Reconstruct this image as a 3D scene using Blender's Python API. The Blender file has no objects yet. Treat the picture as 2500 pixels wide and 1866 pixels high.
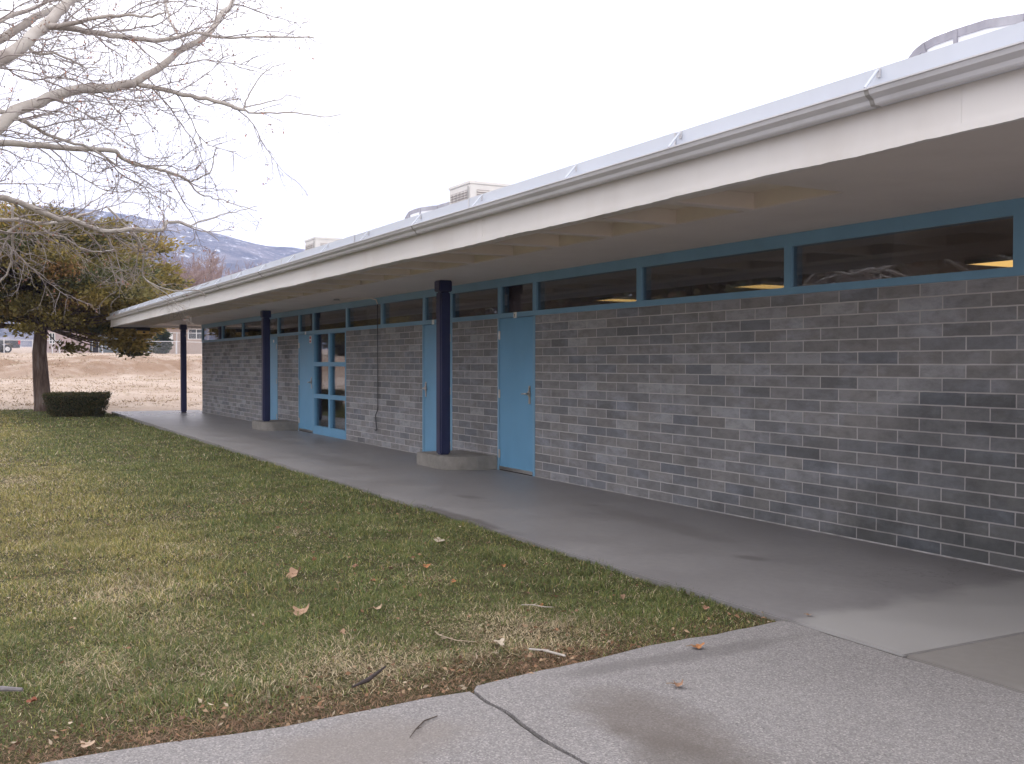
import bpy, bmesh, math, random
import numpy as np
from mathutils import Vector, Matrix
random.seed(7); rng = np.random.default_rng(11)
R = math.radians
scene = bpy.context.scene
col = scene.collection

# ------------------------------------------------------------------ camera, sky, sun, exposure
CAM = Vector((11.1064, -6.4297, 1.4204)); F = 2523.1; YAW, PITCH, ROLL = .49509, -.01763, .00102
fw = Vector((-math.cos(YAW)*math.cos(PITCH), math.sin(YAW)*math.cos(PITCH), math.sin(PITCH)))
rt = fw.cross(Vector((0, 0, 1))).normalized(); up = rt.cross(fw)
rt, up = rt*math.cos(ROLL)+up*math.sin(ROLL), up*math.cos(ROLL)-rt*math.sin(ROLL)
cd = bpy.data.cameras.new("camera"); cam = bpy.data.objects.new("camera", cd); col.objects.link(cam)
cam.matrix_world = Matrix(((rt.x, up.x, -fw.x, CAM.x), (rt.y, up.y, -fw.y, CAM.y), (rt.z, up.z, -fw.z, CAM.z), (0, 0, 0, 1)))
cd.sensor_width = 36; cd.lens = F/2500*36; cd.clip_start = .05; cd.clip_end = 12000
scene.camera = cam
def at(x, y, d):                         # a place seen at (x, y) of the 2500 px photo, d metres ahead
    return CAM + (fw + rt*((x-1250)/F) - up*((y-933)/F))*d

SUN_EL, SUN_AZ = 33, 200                 # the sun is behind thin cloud, beyond the far end of the building
w = bpy.data.worlds.new("World"); scene.world = w; w.use_nodes = True
nt = w.node_tree; nt.nodes.clear()
sky = nt.nodes.new("ShaderNodeTexSky"); sky.sky_type = 'NISHITA'; sky.sun_disc = False
sky.sun_elevation = R(SUN_EL); sky.sun_rotation = R(90-SUN_AZ); sky.dust_density = 3
b1 = nt.nodes.new("ShaderNodeBackground"); b1.inputs[1].default_value = .1
b2 = nt.nodes.new("ShaderNodeBackground"); b2.inputs[0].default_value = (1, .968, .958, 1); b2.inputs[1].default_value = 2.05
tc = nt.nodes.new("ShaderNodeTexCoord"); cn = nt.nodes.new("ShaderNodeTexNoise"); cn.inputs['Scale'].default_value = 2.2
cn.inputs['Detail'].default_value = 5
cr = nt.nodes.new("ShaderNodeMapRange"); cr.inputs[1].default_value = .3; cr.inputs[2].default_value = .7; cr.inputs[3].default_value = .86; cr.inputs[4].default_value = .97
mx = nt.nodes.new("ShaderNodeMixShader"); ow = nt.nodes.new("ShaderNodeOutputWorld")
L = nt.links.new
L(tc.outputs['Generated'], cn.inputs['Vector']); L(cn.outputs['Fac'], cr.inputs[0]); L(cr.outputs[0], mx.inputs[0])
L(sky.outputs[0], b1.inputs[0]); L(b1.outputs[0], mx.inputs[1]); L(b2.outputs[0], mx.inputs[2]); L(mx.outputs[0], ow.inputs[0])
sl = bpy.data.lights.new("sun", 'SUN'); sl.energy = 1.2; sl.angle = R(25); sl.color = (1, .95, .88)
so = bpy.data.objects.new("sun", sl); col.objects.link(so)
sd = Vector((math.cos(R(SUN_AZ))*math.cos(R(SUN_EL)), math.sin(R(SUN_AZ))*math.cos(R(SUN_EL)), math.sin(R(SUN_EL))))
so.rotation_euler = sd.to_track_quat('Z', 'Y').to_euler()
vs = scene.view_settings; vs.view_transform = 'Standard'; vs.look = 'None'; vs.exposure = .22; vs.gamma = 1; vs.use_curve_mapping = False
scene.cycles.max_bounces = 8; scene.cycles.transparent_max_bounces = 12; scene.cycles.volume_bounces = 0

# ------------------------------------------------------------------ helpers: objects
def tag(o, label=None, cat=None, group=None, kind=None):
    if label: o['label'] = label
    if cat: o['category'] = cat
    if group: o['group'] = group
    if kind: o['kind'] = kind
    return o
def thing(name, label, cat, loc=(0, 0, 0), rz=0, group=None):
    o = bpy.data.objects.new(name, None); col.objects.link(o); o.location = loc; o.rotation_euler = (0, 0, rz)
    o.empty_display_size = .2
    return tag(o, label, cat, group)
class MB:
    def __init__(s): s.v = []; s.f = []
    def add(s, vs, fs):
        n = len(s.v); s.v += [tuple(p) for p in vs]; s.f += [tuple(i+n for i in f) for f in fs]; return s
    def box(s, x0, x1, y0, y1, z0, z1):
        return s.add([(x0,y0,z0),(x1,y0,z0),(x1,y1,z0),(x0,y1,z0),(x0,y0,z1),(x1,y0,z1),(x1,y1,z1),(x0,y1,z1)],
                     [(0,3,2,1),(4,5,6,7),(0,1,5,4),(1,2,6,5),(2,3,7,6),(3,0,4,7)])
    def prism(s, poly, z0, z1):          # poly in x,y anticlockwise
        n = len(poly)
        return s.add([(x, y, z0) for x, y in poly]+[(x, y, z1) for x, y in poly],
                     [tuple(range(n-1, -1, -1)), tuple(range(n, 2*n))]+[(i, (i+1) % n, n+(i+1) % n, n+i) for i in range(n)])
    def extrude_x(s, prof, x0, x1):      # prof in y,z
        n = len(prof)
        return s.add([(x0, y, z) for y, z in prof]+[(x1, y, z) for y, z in prof],
                     [tuple(range(n)), tuple(range(2*n-1, n-1, -1))]+[(i, n+i, n+(i+1) % n, (i+1) % n) for i in range(n)])
    def tube(s, pts, rad, n=6, cap=True):
        pts = [Vector(p) for p in pts]; m = len(pts); base = len(s.v)
        t0 = (pts[1]-pts[0]).normalized(); ref = Vector((0, 0, 1)) if abs(t0.z) < .9 else Vector((1, 0, 0))
        nx = t0.cross(ref).normalized()
        for i in range(m):
            t = (pts[min(i+1, m-1)]-pts[max(i-1, 0)]).normalized()
            nx = (nx-t*nx.dot(t)); nx = nx.normalized() if nx.length > 1e-6 else t.orthogonal().normalized()
            ny = t.cross(nx); r = rad[i] if hasattr(rad, '__len__') else rad
            for k in range(n):
                a = 2*math.pi*k/n; q = pts[i]+nx*(math.cos(a)*r)+ny*(math.sin(a)*r); s.v.append((q.x, q.y, q.z))
        for i in range(m-1):
            for k in range(n):
                a, b = base+i*n+k, base+i*n+(k+1) % n; s.f.append((a, b, b+n, a+n))
        if cap: s.f.append(tuple(base+k for k in range(n-1, -1, -1))); s.f.append(tuple(base+(m-1)*n+k for k in range(n)))
        return s
    def build(s, name, mat, parent=None, bevel=0, smooth=False, seg=2):
        me = bpy.data.meshes.new(name); me.from_pydata(s.v, [], s.f); me.validate()
        if bevel:
            bm = bmesh.new(); bm.from_mesh(me); bmesh.ops.remove_doubles(bm, verts=bm.verts, dist=1e-5)
            bmesh.ops.bevel(bm, geom=bm.edges[:], offset=bevel, segments=seg, affect='EDGES', clamp_overlap=True); bm.to_mesh(me); bm.free()
        if smooth: me.polygons.foreach_set('use_smooth', [True]*len(me.polygons))
        me.materials.append(mat); o = bpy.data.objects.new(name, me); col.objects.link(o)
        if parent: o.parent = parent
        return o
def np_mesh(name, V, Fc, mat, parent=None, colr=None, smooth=False):   # V n x 3, Fc m x k (one face size)
    me = bpy.data.meshes.new(name); V = np.asarray(V, np.float32); Fc = np.asarray(Fc, np.int32); m, k = Fc.shape
    me.vertices.add(len(V)); me.vertices.foreach_set('co', V.ravel())
    me.loops.add(m*k); me.loops.foreach_set('vertex_index', Fc.ravel())
    me.polygons.add(m); me.polygons.foreach_set('loop_start', np.arange(0, m*k, k, dtype=np.int32))
    if smooth: me.polygons.foreach_set('use_smooth', np.ones(m, bool))
    me.update(calc_edges=True)
    if colr is not None:
        a = me.color_attributes.new('tint', 'FLOAT_COLOR', 'POINT'); c = np.ones((len(V), 4), np.float32); c[:, :3] = colr
        a.data.foreach_set('color', c.ravel())
    me.materials.append(mat); o = bpy.data.objects.new(name, me); col.objects.link(o)
    if parent: o.parent = parent
    return o
def copy_tree(o, parent=None):
    c = o.copy(); col.objects.link(c)
    if parent: c.parent = parent
    for ch in list(o.children): copy_tree(ch, c)
    return c
def vnoise(x, y, seed=0):                # smooth value noise, 0..1
    x = np.asarray(x, float); y = np.asarray(y, float)
    xi = np.floor(x).astype(np.int64); yi = np.floor(y).astype(np.int64); fx = x-xi; fy = y-yi
    fx = fx*fx*(3-2*fx); fy = fy*fy*(3-2*fy)
    def h(a, b):
        n = (a*374761393+b*668265263+seed*1442695041) & 0x7fffffff
        n = ((n ^ (n >> 13))*1274126177) & 0x7fffffff
        return ((n ^ (n >> 16)) & 0xffff)/65535.
    return (h(xi, yi)*(1-fx)+h(xi+1, yi)*fx)*(1-fy)+(h(xi, yi+1)*(1-fx)+h(xi+1, yi+1)*fx)*fy
def fbm(x, y, oct=4, seed=0):
    s = 0; a = .5; t = 0
    for i in range(oct): s = s+a*vnoise(x*2**i, y*2**i, seed+i*17); t += a; a *= .5
    return s/t

# ------------------------------------------------------------------ helpers: materials
class NM:
    def __init__(s, name, rough=.8, spec=.3):
        s.m = bpy.data.materials.new(name); s.m.use_nodes = True; s.t = s.m.node_tree
        s.p = s.t.nodes['Principled BSDF']; s.p.inputs['Roughness'].default_value = rough
        s.p.inputs['Specular IOR Level'].default_value = spec
        s.tc = s.t.nodes.new('ShaderNodeTexCoord'); s.co = s.tc.outputs['Object']
    def n(s, typ, **kw):
        o = s.t.nodes.new(typ)
        for k, v in kw.items():
            if k in o.inputs: o.inputs[k].default_value = v
            else: setattr(o, k, v)
        return o
    def l(s, a, b): s.t.links.new(a, b)
    def map(s, scale=(1, 1, 1), loc=(0, 0, 0)):
        m = s.n('ShaderNodeMapping'); m.inputs['Scale'].default_value = scale; m.inputs['Location'].default_value = loc
        s.l(s.co, m.inputs[0]); return m.outputs[0]
    def noise(s, scale, detail=4, rough=.55, vec=None, dist=0):
        o = s.n('ShaderNodeTexNoise'); o.inputs['Scale'].default_value = scale; o.inputs['Detail'].default_value = detail
        o.inputs['Roughness'].default_value = rough; o.inputs['Distortion'].default_value = dist
        s.l(vec or s.co, o.inputs['Vector']); return o.outputs['Fac']
    def ramp(s, fac, stops):
        o = s.n('ShaderNodeValToRGB'); e = o.color_ramp.elements
        while len(e) < len(stops): e.new(.5)
        for q, (p, c) in zip(e, stops): q.position = p; q.color = tuple(c)+(1,) if len(c) == 3 else c
        s.l(fac, o.inputs[0]); return o.outputs[0]
    def mix(s, fac, a, b, mode='MIX'):
        o = s.n('ShaderNodeMix', data_type='RGBA', blend_type=mode)
        for q, v in ((0, fac), (6, a), (7, b)):
            if hasattr(v, 'links'): s.l(v, o.inputs[q])
            else: o.inputs[q].default_value = v if q == 0 else tuple(v)+(1,)
        return o.outputs[2]
    def math(s, op, a, b=0, clamp=False):
        o = s.n('ShaderNodeMath', operation=op, use_clamp=clamp)
        for q, v in ((0, a), (1, b)):
            if hasattr(v, 'links'): s.l(v, o.inputs[q])
            else: o.inputs[q].default_value = v
        return o.outputs[0]
    def rng(s, v, a, b, c=0., d=1.):
        o = s.n('ShaderNodeMapRange'); s.l(v, o.inputs[0])
        for i, q in enumerate((a, b, c, d)): o.inputs[i+1].default_value = q
        return o.outputs[0]
    def xyz(s):
        o = s.n('ShaderNodeSeparateXYZ'); s.l(s.co, o.inputs[0]); return o.outputs
    def base(s, c):
        if hasattr(c, 'links'): s.l(c, s.p.inputs['Base Color'])
        else: s.p.inputs['Base Color'].default_value = tuple(c)+(1,)
        return s
    def bump(s, h, strength=.3, dist=.01):
        o = s.n('ShaderNodeBump'); o.inputs['Strength'].default_value = strength; o.inputs['Distance'].default_value = dist
        s.l(h, o.inputs['Height']); s.l(o.outputs[0], s.p.inputs['Normal']); return s
def paint(name, c, rough=.5, var=.12, scale=3., spec=.4, dirt=None, metal=0):
    k = NM(name, rough, spec); n = k.noise(scale, 6, .6)
    lo = tuple(q*(1-var) for q in c); hi = tuple(min(1, q*(1+var)) for q in c)
    b = k.ramp(n, [(.3, lo), (.7, hi)])
    if dirt:
        d = k.noise(1., 5, .65, k.map((1.3, 1.3, .25)))
        b = k.mix(k.rng(d, .52, .78, 0, dirt[1]), b, dirt[0])
    k.base(b); k.bump(k.noise(60, 3), .06, .004); k.p.inputs['Metallic'].default_value = metal
    return k.m

def m_brick():
    k = NM('slump_block', .85, .25); x, y, z = k.xyz()
    cv = k.n('ShaderNodeCombineXYZ'); k.l(k.math('ADD', x, 406.4), cv.inputs[0]); k.l(k.math('ADD', z, .0036+.1016*40), cv.inputs[1])
    wob = k.n('ShaderNodeTexNoise'); wob.inputs['Scale'].default_value = 9; k.l(cv.outputs[0], wob.inputs['Vector'])
    wv = k.n('ShaderNodeVectorMath', operation='MULTIPLY_ADD'); k.l(wob.outputs['Color'], wv.inputs[0]); wv.inputs[1].default_value = (.006, .006, 0); k.l(cv.outputs[0], wv.inputs[2])
    off = k.n('ShaderNodeVectorMath', operation='SUBTRACT'); k.l(wv.outputs[0], off.inputs[0]); off.inputs[1].default_value = (.003, .003, 0)
    br = k.n('ShaderNodeTexBrick', offset=.5, offset_frequency=2, squash_frequency=1); k.l(off.outputs[0], br.inputs['Vector'])
    br.inputs['Color1'].default_value = (0, 0, 0, 1); br.inputs['Color2'].default_value = (1, 1, 1, 1); br.inputs['Mortar'].default_value = (.5, .5, .5, 1)
    br.inputs['Scale'].default_value = 1; br.inputs['Mortar Size'].default_value = .0055; br.inputs['Mortar Smooth'].default_value = .12
    br.inputs['Bias'].default_value = 0; br.inputs['Brick Width'].default_value = .4064; br.inputs['Row Height'].default_value = .1016
    per = k.ramp(br.outputs['Color'], [(0, (.145, .147, .156)), (.12, (.25, .243, .243)), (.36, (.18, .19, .214)), (.52, (.272, .265, .264)), (.7, (.228, .22, .22)), (.86, (.305, .307, .326)), (1, (.355, .355, .368))])
    # whitish bloom and smoky shading on the blocks
    bl = k.noise(1.9, 6, .65, k.map((.8, 1, 1.9), (3, 0, 1)))
    c = k.mix(k.rng(bl, .5, .72, 0, .66), per, (.37, .388, .445))
    wb = k.noise(5.5, 6, .7, k.map((1, 1, 2.2))); c = k.mix(k.rng(wb, .44, .68, 0, .5), c, (.115, .112, .116))
    wc = k.noise(30, 5, .7); c = k.mix(k.rng(wc, .55, .75, 0, .4), c, (.27, .265, .265))
    pit = k.noise(140, 3, .6); c = k.mix(k.rng(pit, .62, .72, 0, .5), c, (.07, .068, .07))
    # damp, dark stained lower courses at the near end of the wall
    edge = k.math('ADD', k.math('MULTIPLY', k.noise(1.1, 6, .65), 2.0), k.math('ADD', k.math('MULTIPLY', x, .27), k.math('MULTIPLY', z, -.72)))
    dk = k.rng(edge, 1.55, 2.45, 0, .72)
    c = k.mix(dk, c, (.030, .033, .033))
    c = k.mix(k.math('MULTIPLY', dk, k.rng(br.outputs['Color'], .7, .9, 0, .55)), c, (.12, .115, .11))
    mt = k.mix(k.rng(k.noise(4, 4), .3, .7), (.40, .38, .38), (.52, .50, .505))
    mt = k.mix(k.rng(k.noise(1.6, 3), .58, .75, 0, .6), mt, (.24, .23, .23)); mt = k.mix(k.math('MULTIPLY', dk, .75), mt, (.13, .12, .115))
    c = k.mix(br.outputs['Fac'], c, mt); k.base(c)
    h = k.math('SUBTRACT', k.math('MULTIPLY', k.noise(45, 4), .35), br.outputs['Fac']); k.bump(h, .55, .006)
    return k.m
def m_concrete(name, a, b, rough=.6, spec=.35, speck=None, wet=None, blotch=1.1, pale=None, slick=False):
    k = NM(name, rough, spec); n1 = k.noise(blotch, 6, .62); n2 = k.noise(14, 5, .6)
    c = k.ramp(n1, [(.3, a), (.7, b)]); c = k.mix(k.rng(n2, .3, .75, 0, .35), c, tuple(q*.72 for q in a))
    if speck:
        v = k.n('ShaderNodeTexVoronoi'); v.inputs['Scale'].default_value = 85; k.l(k.co, v.inputs['Vector'])
        sp = k.n('ShaderNodeSeparateColor'); k.l(v.outputs['Color'], sp.inputs[0])
        keep = k.math('MULTIPLY', k.rng(sp.outputs[0], .72, .76), k.rng(v.outputs['Distance'], .42, .3))
        c = k.mix(k.math('MULTIPLY', keep, .55), c, (.46, .43, .41))
        keep2 = k.math('MULTIPLY', k.rng(sp.outputs[1], .68, .72), k.rng(v.outputs['Distance'], .45, .3))
        c = k.mix(k.math('MULTIPLY', keep2, .6), c, (.08, .075, .075))
        v3 = k.n('ShaderNodeTexVoronoi'); v3.inputs['Scale'].default_value = 150; k.l(k.co, v3.inputs['Vector']); s3 = k.n('ShaderNodeSeparateColor'); k.l(v3.outputs['Color'], s3.inputs[0])
        c = k.mix(.38, c, k.ramp(s3.outputs[0], [(0, (.07, .065, .063)), (.4, (.195, .183, .18)), (.75, (.27, .253, .247)), (1, (.54, .50, .48))]))
        c = k.mix(k.rng(k.noise(230, 2, .5), .5, .68, 0, .3), c, (.1, .095, .095))
        k.bump(k.math('ADD', v.outputs['Distance'], k.noise(150, 3)), .3, .006)
    else: k.bump(k.math('ADD', n2, k.noise(120, 3)), .07, .003)
    if wet:
        for (x0, y0, sx, sy, ang, colr, amt) in wet:
            mp = k.n('ShaderNodeMapping', vector_type='TEXTURE'); mp.inputs['Location'].default_value = (x0, y0, 0); mp.inputs['Scale'].default_value = (sx, sy, 1); mp.inputs['Rotation'].default_value = (0, 0, ang)
            k.l(k.co, mp.inputs[0])
            ln = k.n('ShaderNodeVectorMath', operation='LENGTH'); sepm = k.n('ShaderNodeVectorMath', operation='MULTIPLY'); sepm.inputs[1].default_value = (1, 1, 0)
            k.l(mp.outputs[0], sepm.inputs[0]); k.l(sepm.outputs[0], ln.inputs[0])
            d = k.math('ADD', ln.outputs['Value'], k.math('MULTIPLY', k.math('SUBTRACT', k.noise(3.5, 6, .65), .5), 1.5))
            c = k.mix(k.rng(d, 1.05, .5, 0, amt), c, colr)
    if pale:
        px_, py_, pz_ = k.xyz(); e = k.math('ADD', px_, k.math('ADD', k.math('MULTIPLY', k.math('SUBTRACT', k.noise(2.2, 6, .6), .5), .55), k.math('MULTIPLY', py_, .06)))
        c = k.mix(k.rng(e, 6.62, 6.80), c, k.ramp(n1, [(.3, pale[0]), (.7, pale[1])]))
        ck = k.math('SUBTRACT', 1, k.rng(k.math('ABSOLUTE', k.math('SUBTRACT', k.noise(1.6, 5, .6), .5)), .0, .006)); near = k.math('MULTIPLY', k.rng(e, 5.6, 6.3), k.rng(e, 6.75, 6.6))
        c = k.mix(k.math('MULTIPLY', k.math('MULTIPLY', ck, near), k.rng(py_, -1.5, -.9, 0, .6)), c, (.07, .062, .06))
    k.base(c)
    rg_ = k.rng(n1, .3, .7, rough-.05, rough+.08)
    if slick: rg_ = k.math('MULTIPLY', rg_, k.rng(k.xyz()[0], -18.5, -12, .62, 1))   # the open far end is worn smooth
    k.l(rg_, k.p.inputs['Roughness'])
    return k.m
def m_tint(name, rough=.7, spec=.2, trans=0):
    k = NM(name, rough, spec); a = k.n('ShaderNodeAttribute', attribute_name='tint'); k.base(a.outputs['Color'])
    if trans:
        tr = k.n('ShaderNodeBsdfTranslucent'); k.l(a.outputs['Color'], tr.inputs[0]); ms = k.n('ShaderNodeMixShader'); ms.inputs[0].default_value = trans
        k.l(k.p.outputs[0], ms.inputs[1]); k.l(tr.outputs[0], ms.inputs[2]); k.l(ms.outputs[0], k.t.nodes['Material Output'].inputs['Surface'])
    return k.m
def m_glass(name, tint=.75, f=1.):
    k = NM(name); g = k.n('ShaderNodeBsdfGlossy'); g.inputs['Roughness'].default_value = .015; g.inputs['Color'].default_value = (.92, .95, 1, 1)
    t = k.n('ShaderNodeBsdfTransparent'); t.inputs[0].default_value = (tint, tint, tint, 1)
    fr = k.n('ShaderNodeFresnel'); fr.inputs[0].default_value = 1.5; ms = k.n('ShaderNodeMixShader')
    k.bump(k.noise(1.1, 2), .02, .02); k.l(k.p.inputs['Normal'].links[0].from_socket, g.inputs['Normal'])
    k.l(k.math('MULTIPLY', fr.outputs[0], f, True), ms.inputs[0]); k.l(t.outputs[0], ms.inputs[1]); k.l(g.outputs[0], ms.inputs[2]); k.l(ms.outputs[0], k.t.nodes['Material Output'].inputs['Surface'])
    return k.m
def m_emit(name, c, s):
    k = NM(name); e = k.n('ShaderNodeEmission'); e.inputs[0].default_value = tuple(c)+(1,); e.inputs[1].default_value = s
    k.l(e.outputs[0], k.t.nodes['Material Output'].inputs['Surface']); return k.m
def m_bark(name, a, b, c3, scale=(5, 5, 1.2), rough=.85):
    k = NM(name, rough, .2); n = k.noise(1, 6, .65, k.map(scale)); k.base(k.ramp(n, [(.3, a), (.5, b), (.72, c3)])); k.bump(n, .6, .03); return k.m

M = {}
M['brick'] = m_brick()
M['blue'] = paint('sky_blue_paint', (.14, .33, .52), .42, .07, 1.7, dirt=((.10, .23, .35), .3))
M['blue_frame'] = paint('blue_frame_paint', (.18, .345, .50), .45, .08, 2.)
M['navy'] = paint('navy_paint', (.024, .028, .085), .4, .15, 4., dirt=((.06, .06, .10), .5))
M['white'] = paint('fascia_paint', (.70, .68, .67), .6, .05, 1.2, dirt=((.52, .46, .41), .4))
M['soffit'] = paint('soffit_paint', (.69, .63, .60), .75, .06, .9, dirt=((.55, .48, .43), .3))
M['coffer'] = paint('coffer_paint', (.69, .62, .54), .75, .1, 1.4)
M['flash'] = paint('white_sheet_metal', (.60, .64, .72), .4, .05, .8, dirt=((.46, .46, .5), .3))
M['gutter'] = paint('galvanised_gutter', (.60, .60, .63), .42, .06, 1.1, dirt=((.36, .35, .35), .4))
M['steel'] = paint('brushed_steel', (.5, .48, .46), .3, .1, 8, metal=.9)
M['cooler'] = paint('cooler_paint', (.62, .59, .56), .5, .06, 2, dirt=((.4, .36, .33), .4))
M['cooler_white'] = paint('white_duct', (.88, .88, .90), .5, .03, 2)
M['louver'] = paint('louver_shade', (.36, .32, .31), .6, .1, 6)
M['duct'] = paint('grey_duct', (.30, .29, .33), .5, .2, 5, dirt=((.55, .54, .58), .7))
M['dark'] = paint('dark_gap', (.03, .03, .032), .6)
M['plate'] = paint('white_plate', (.75, .75, .74), .4, .02)
M['bead'] = paint('mortar_bead_grey', (.40, .38, .38), .8, .5, 6)
M['ink'] = paint('black_print', (.03, .03, .03), .5, .02)
M['redink'] = paint('red_print', (.5, .12, .12), .5, .02)
M['conduit'] = paint('dark_conduit', (.055, .055, .06), .5)
M['conduit_grey'] = paint('painted_conduit', (.3, .29, .28), .5)
M['room'] = paint('room_paint', (.60, .50, .43), .9, .06)
M['room_floor'] = paint('room_floor', (.12, .10, .085), .6, .06)
M['glass'] = m_glass('window_glass', .80, .72)
M['glow'] = m_emit('lit_diffuser', (1, .62, .20), 1.25)
M['walk'] = m_concrete('walkway_concrete', (.198, .187, .190), (.256, .246, .250), .44, .5, slick=True, pale=((.285, .273, .27), (.335, .325, .322)), wet=[(7.0, -.05, 1.6, .5, .12, (.13, .12, .12), .35), (-3.5, -1.5, 2.2, .25, .05, (.15, .138, .135), .5), (3.6, -.9, 1.5, .2, -.1, (.14, .128, .124), .45), (-8.5, -1.2, 2.5, .3, 0, (.15, .14, .137), .5), (1.2, -1.6, .25, .12, .3, (.11, .10, .097), .5), (5.3, -1.3, .16, .09, .3, (.10, .09, .088), .55), (2.5, -2.33, 1.2, .12, 0, (.07, .06, .055), .6)])
M['walk_smooth'] = m_concrete('smooth_slab', (.215, .20, .19), (.25, .235, .225), .5, .4)
M['pave'] = m_concrete('pavement_concrete', (.222, .210, .214), (.282, .270, .274), .8, .25, speck=True, wet=[(7.80, -3.98, .55, .26, .05, (.12, .10, .088), .62), (8.25, -4.1, .45, .22, .2, (.11, .095, .085), .6), (7.1, -3.3, .1, .9, 0, (.12, .11, .11), .5), (9.5, -3.2, .5, .3, .3, (.17, .155, .15), .5), (7.5, -5.1, .3, .5, .2, (.2, .175, .16), .6)])
M['fill'] = m_concrete('joint_filler', (.06, .056, .052), (.11, .10, .095), .9, .2)
M['plinth'] = m_concrete('rough_plinth', (.19, .18, .165), (.31, .29, .27), .85, .25, blotch=3.)
M['tint'] = m_tint('tinted_leaf', .65, .25, .25)
M['tint_dry'] = m_tint('tinted_dry', .75, .2)

# ------------------------------------------------------------------ the setting: ground
def sstep(a, b, x): t = np.clip((x-a)/(b-a), 0, 1); return t*t*(3-2*t)
def gz(X, Y):
    X = np.asarray(X, float); Y = np.asarray(Y, float); d = -X
    j = 1.6*(fbm(Y*.07, X*0+3, 3, 5)-.5)*4
    z = -.14+np.clip((d-26)/18, 0, 1)*.96+sstep(44+j, 51+j*.7, d)*.78+np.clip((d-51)/37, 0, 1)*.7+np.clip((d-88)/400, 0, 4)*6
    rough = sstep(25.5, 29, d)*(1-sstep(80, 95, d))
    z = z+rough*((fbm(X*.5, Y*.5, 4, 9)-.5)*.22+sstep(40, 46, d)*(1-sstep(50, 58, d))*(fbm(X*.6, Y*.35, 5, 21)-.5)*1.3)
    return z
xs = np.concatenate([[2400], np.linspace(300, 30, 6), np.linspace(14, -25, 14), np.linspace(-26, -60, 110), np.linspace(-62, -130, 40), np.linspace(-160, -2500, 12)])
ys = np.concatenate([[-2400, -900, -300], np.linspace(-120, -32, 14), np.linspace(-30, 14, 110), np.linspace(16, 60, 14), [120, 400, 1000, 2400]])
GX, GY = np.meshgrid(xs, ys, indexing='ij'); GZ = gz(GX, GY)
a, b = GX.shape; idx = np.arange(a*b).reshape(a, b)
k = NM('dry_soil', .95, .1)
v2 = k.noise(.35, 6, .6); v3 = k.noise(1., 6, .7, k.map((1.1, .35, 1)))
c = k.ramp(v2, [(.3, (.40, .31, .25)), (.52, (.49, .395, .335)), (.72, (.55, .46, .40))])
c = k.mix(k.rng(v3, .52, .72, 0, .62), c, (.27, .19, .13))
xx, yy, zz = k.xyz()
bank = k.math('MULTIPLY', k.rng(xx, -41, -46), k.rng(xx, -54, -50))
c = k.mix(k.math('MULTIPLY', bank, k.rng(k.noise(.6, 6, .7), .34, .56, .15, .9)), c, (.27, .18, .125))
c = k.mix(k.math('MULTIPLY', k.rng(k.noise(9, 4, .7, k.map((1, .25, 1))), .58, .7, 0, .55), 1), c, (.22, .16, .11))
k.base(c); k.bump(k.noise(3, 6, .7), .7, .12)
M['soil'] = k.m
o = np_mesh('field', np.stack([GX.ravel(), GY.ravel(), GZ.ravel()], 1), np.stack([idx[:-1, :-1], idx[:-1, 1:], idx[1:, 1:], idx[1:, :-1]], -1).reshape(-1, 4)[:, ::-1], M['soil'], smooth=True); tag(o, kind='structure')

# mountain: a ridge two kilometres off
ridge_px = [(-1500, 520), (-900, 455), (-500, 470), (-200, 488), (0, 503), (89, 500), (200, 507), (310, 521), (407, 538), (542, 571), (604, 591), (650, 599), (736, 604), (850, 625), (1000, 655), (1250, 700), (1600, 770), (2200, 830)]
rp = []
for px, py in ridge_px:
    v = at(px, py, 1)-CAM; t = (-2150-CAM.x)/v.x; q = CAM+v*t; rp.append((q.y, q.z))
rp = np.array(rp); my = np.linspace(rp[0, 0], rp[-1, 0], 150); mr = np.interp(my, rp[:, 0], rp[:, 1])
mt = np.linspace(0, 1, 60); MY, MT = np.meshgrid(my, mt, indexing='ij'); MX = -1250-MT*1250
prof = np.where(MT < .72, (MT/.72)**1.25, 1-((MT-.72)/.28)**2*.8)
MZ = 8+prof*(mr[:, None]-8)+np.sin(np.clip(MT/.72, 0, 1)*math.pi)*(fbm(MY/170, MX/170, 5, 3)-.5)*95+(fbm(MY/60, MX/60, 3, 8)-.5)*6
idx = np.arange(MY.size).reshape(MY.shape)
k = NM('mountain_rock', .95, .1); sx, sy, sz = k.xyz()
c = k.ramp(k.noise(.012, 8, .65), [(.35, (.06, .055, .055)), (.5, (.17, .15, .14)), (.66, (.34, .30, .28))])
c = k.mix(k.rng(k.noise(.022, 8, .75), .5, .58, 0, .75), c, (.025, .03, .025))
sn = k.math('ADD', k.noise(.045, 8, .75), k.math('MULTIPLY', sz, .00035)); c = k.mix(k.rng(sn, .64, .70, 0, .95), c, (.85, .85, .9)); k.base(c)
o = np_mesh('mountain', np.stack([MX.ravel(), MY.ravel(), MZ.ravel()], 1), np.stack([idx[:-1, :-1], idx[:-1, 1:], idx[1:, 1:], idx[1:, :-1]], -1).reshape(-1, 4), k.m, smooth=True); tag(o, kind='structure')

# haze
k = NM('haze_air'); k.t.nodes.remove(k.p); pv = k.n('ShaderNodeVolumePrincipled'); pv.inputs['Color'].default_value = (.50, .60, 1, 1); pv.inputs['Density'].default_value = .00037; pv.inputs['Anisotropy'].default_value = .1
k.l(pv.outputs[0], k.t.nodes['Material Output'].inputs['Volume'])
tag(MB().box(-2560, 320, -2420, 2420, -2, 460).build('haze', k.m), kind='stuff')

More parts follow.
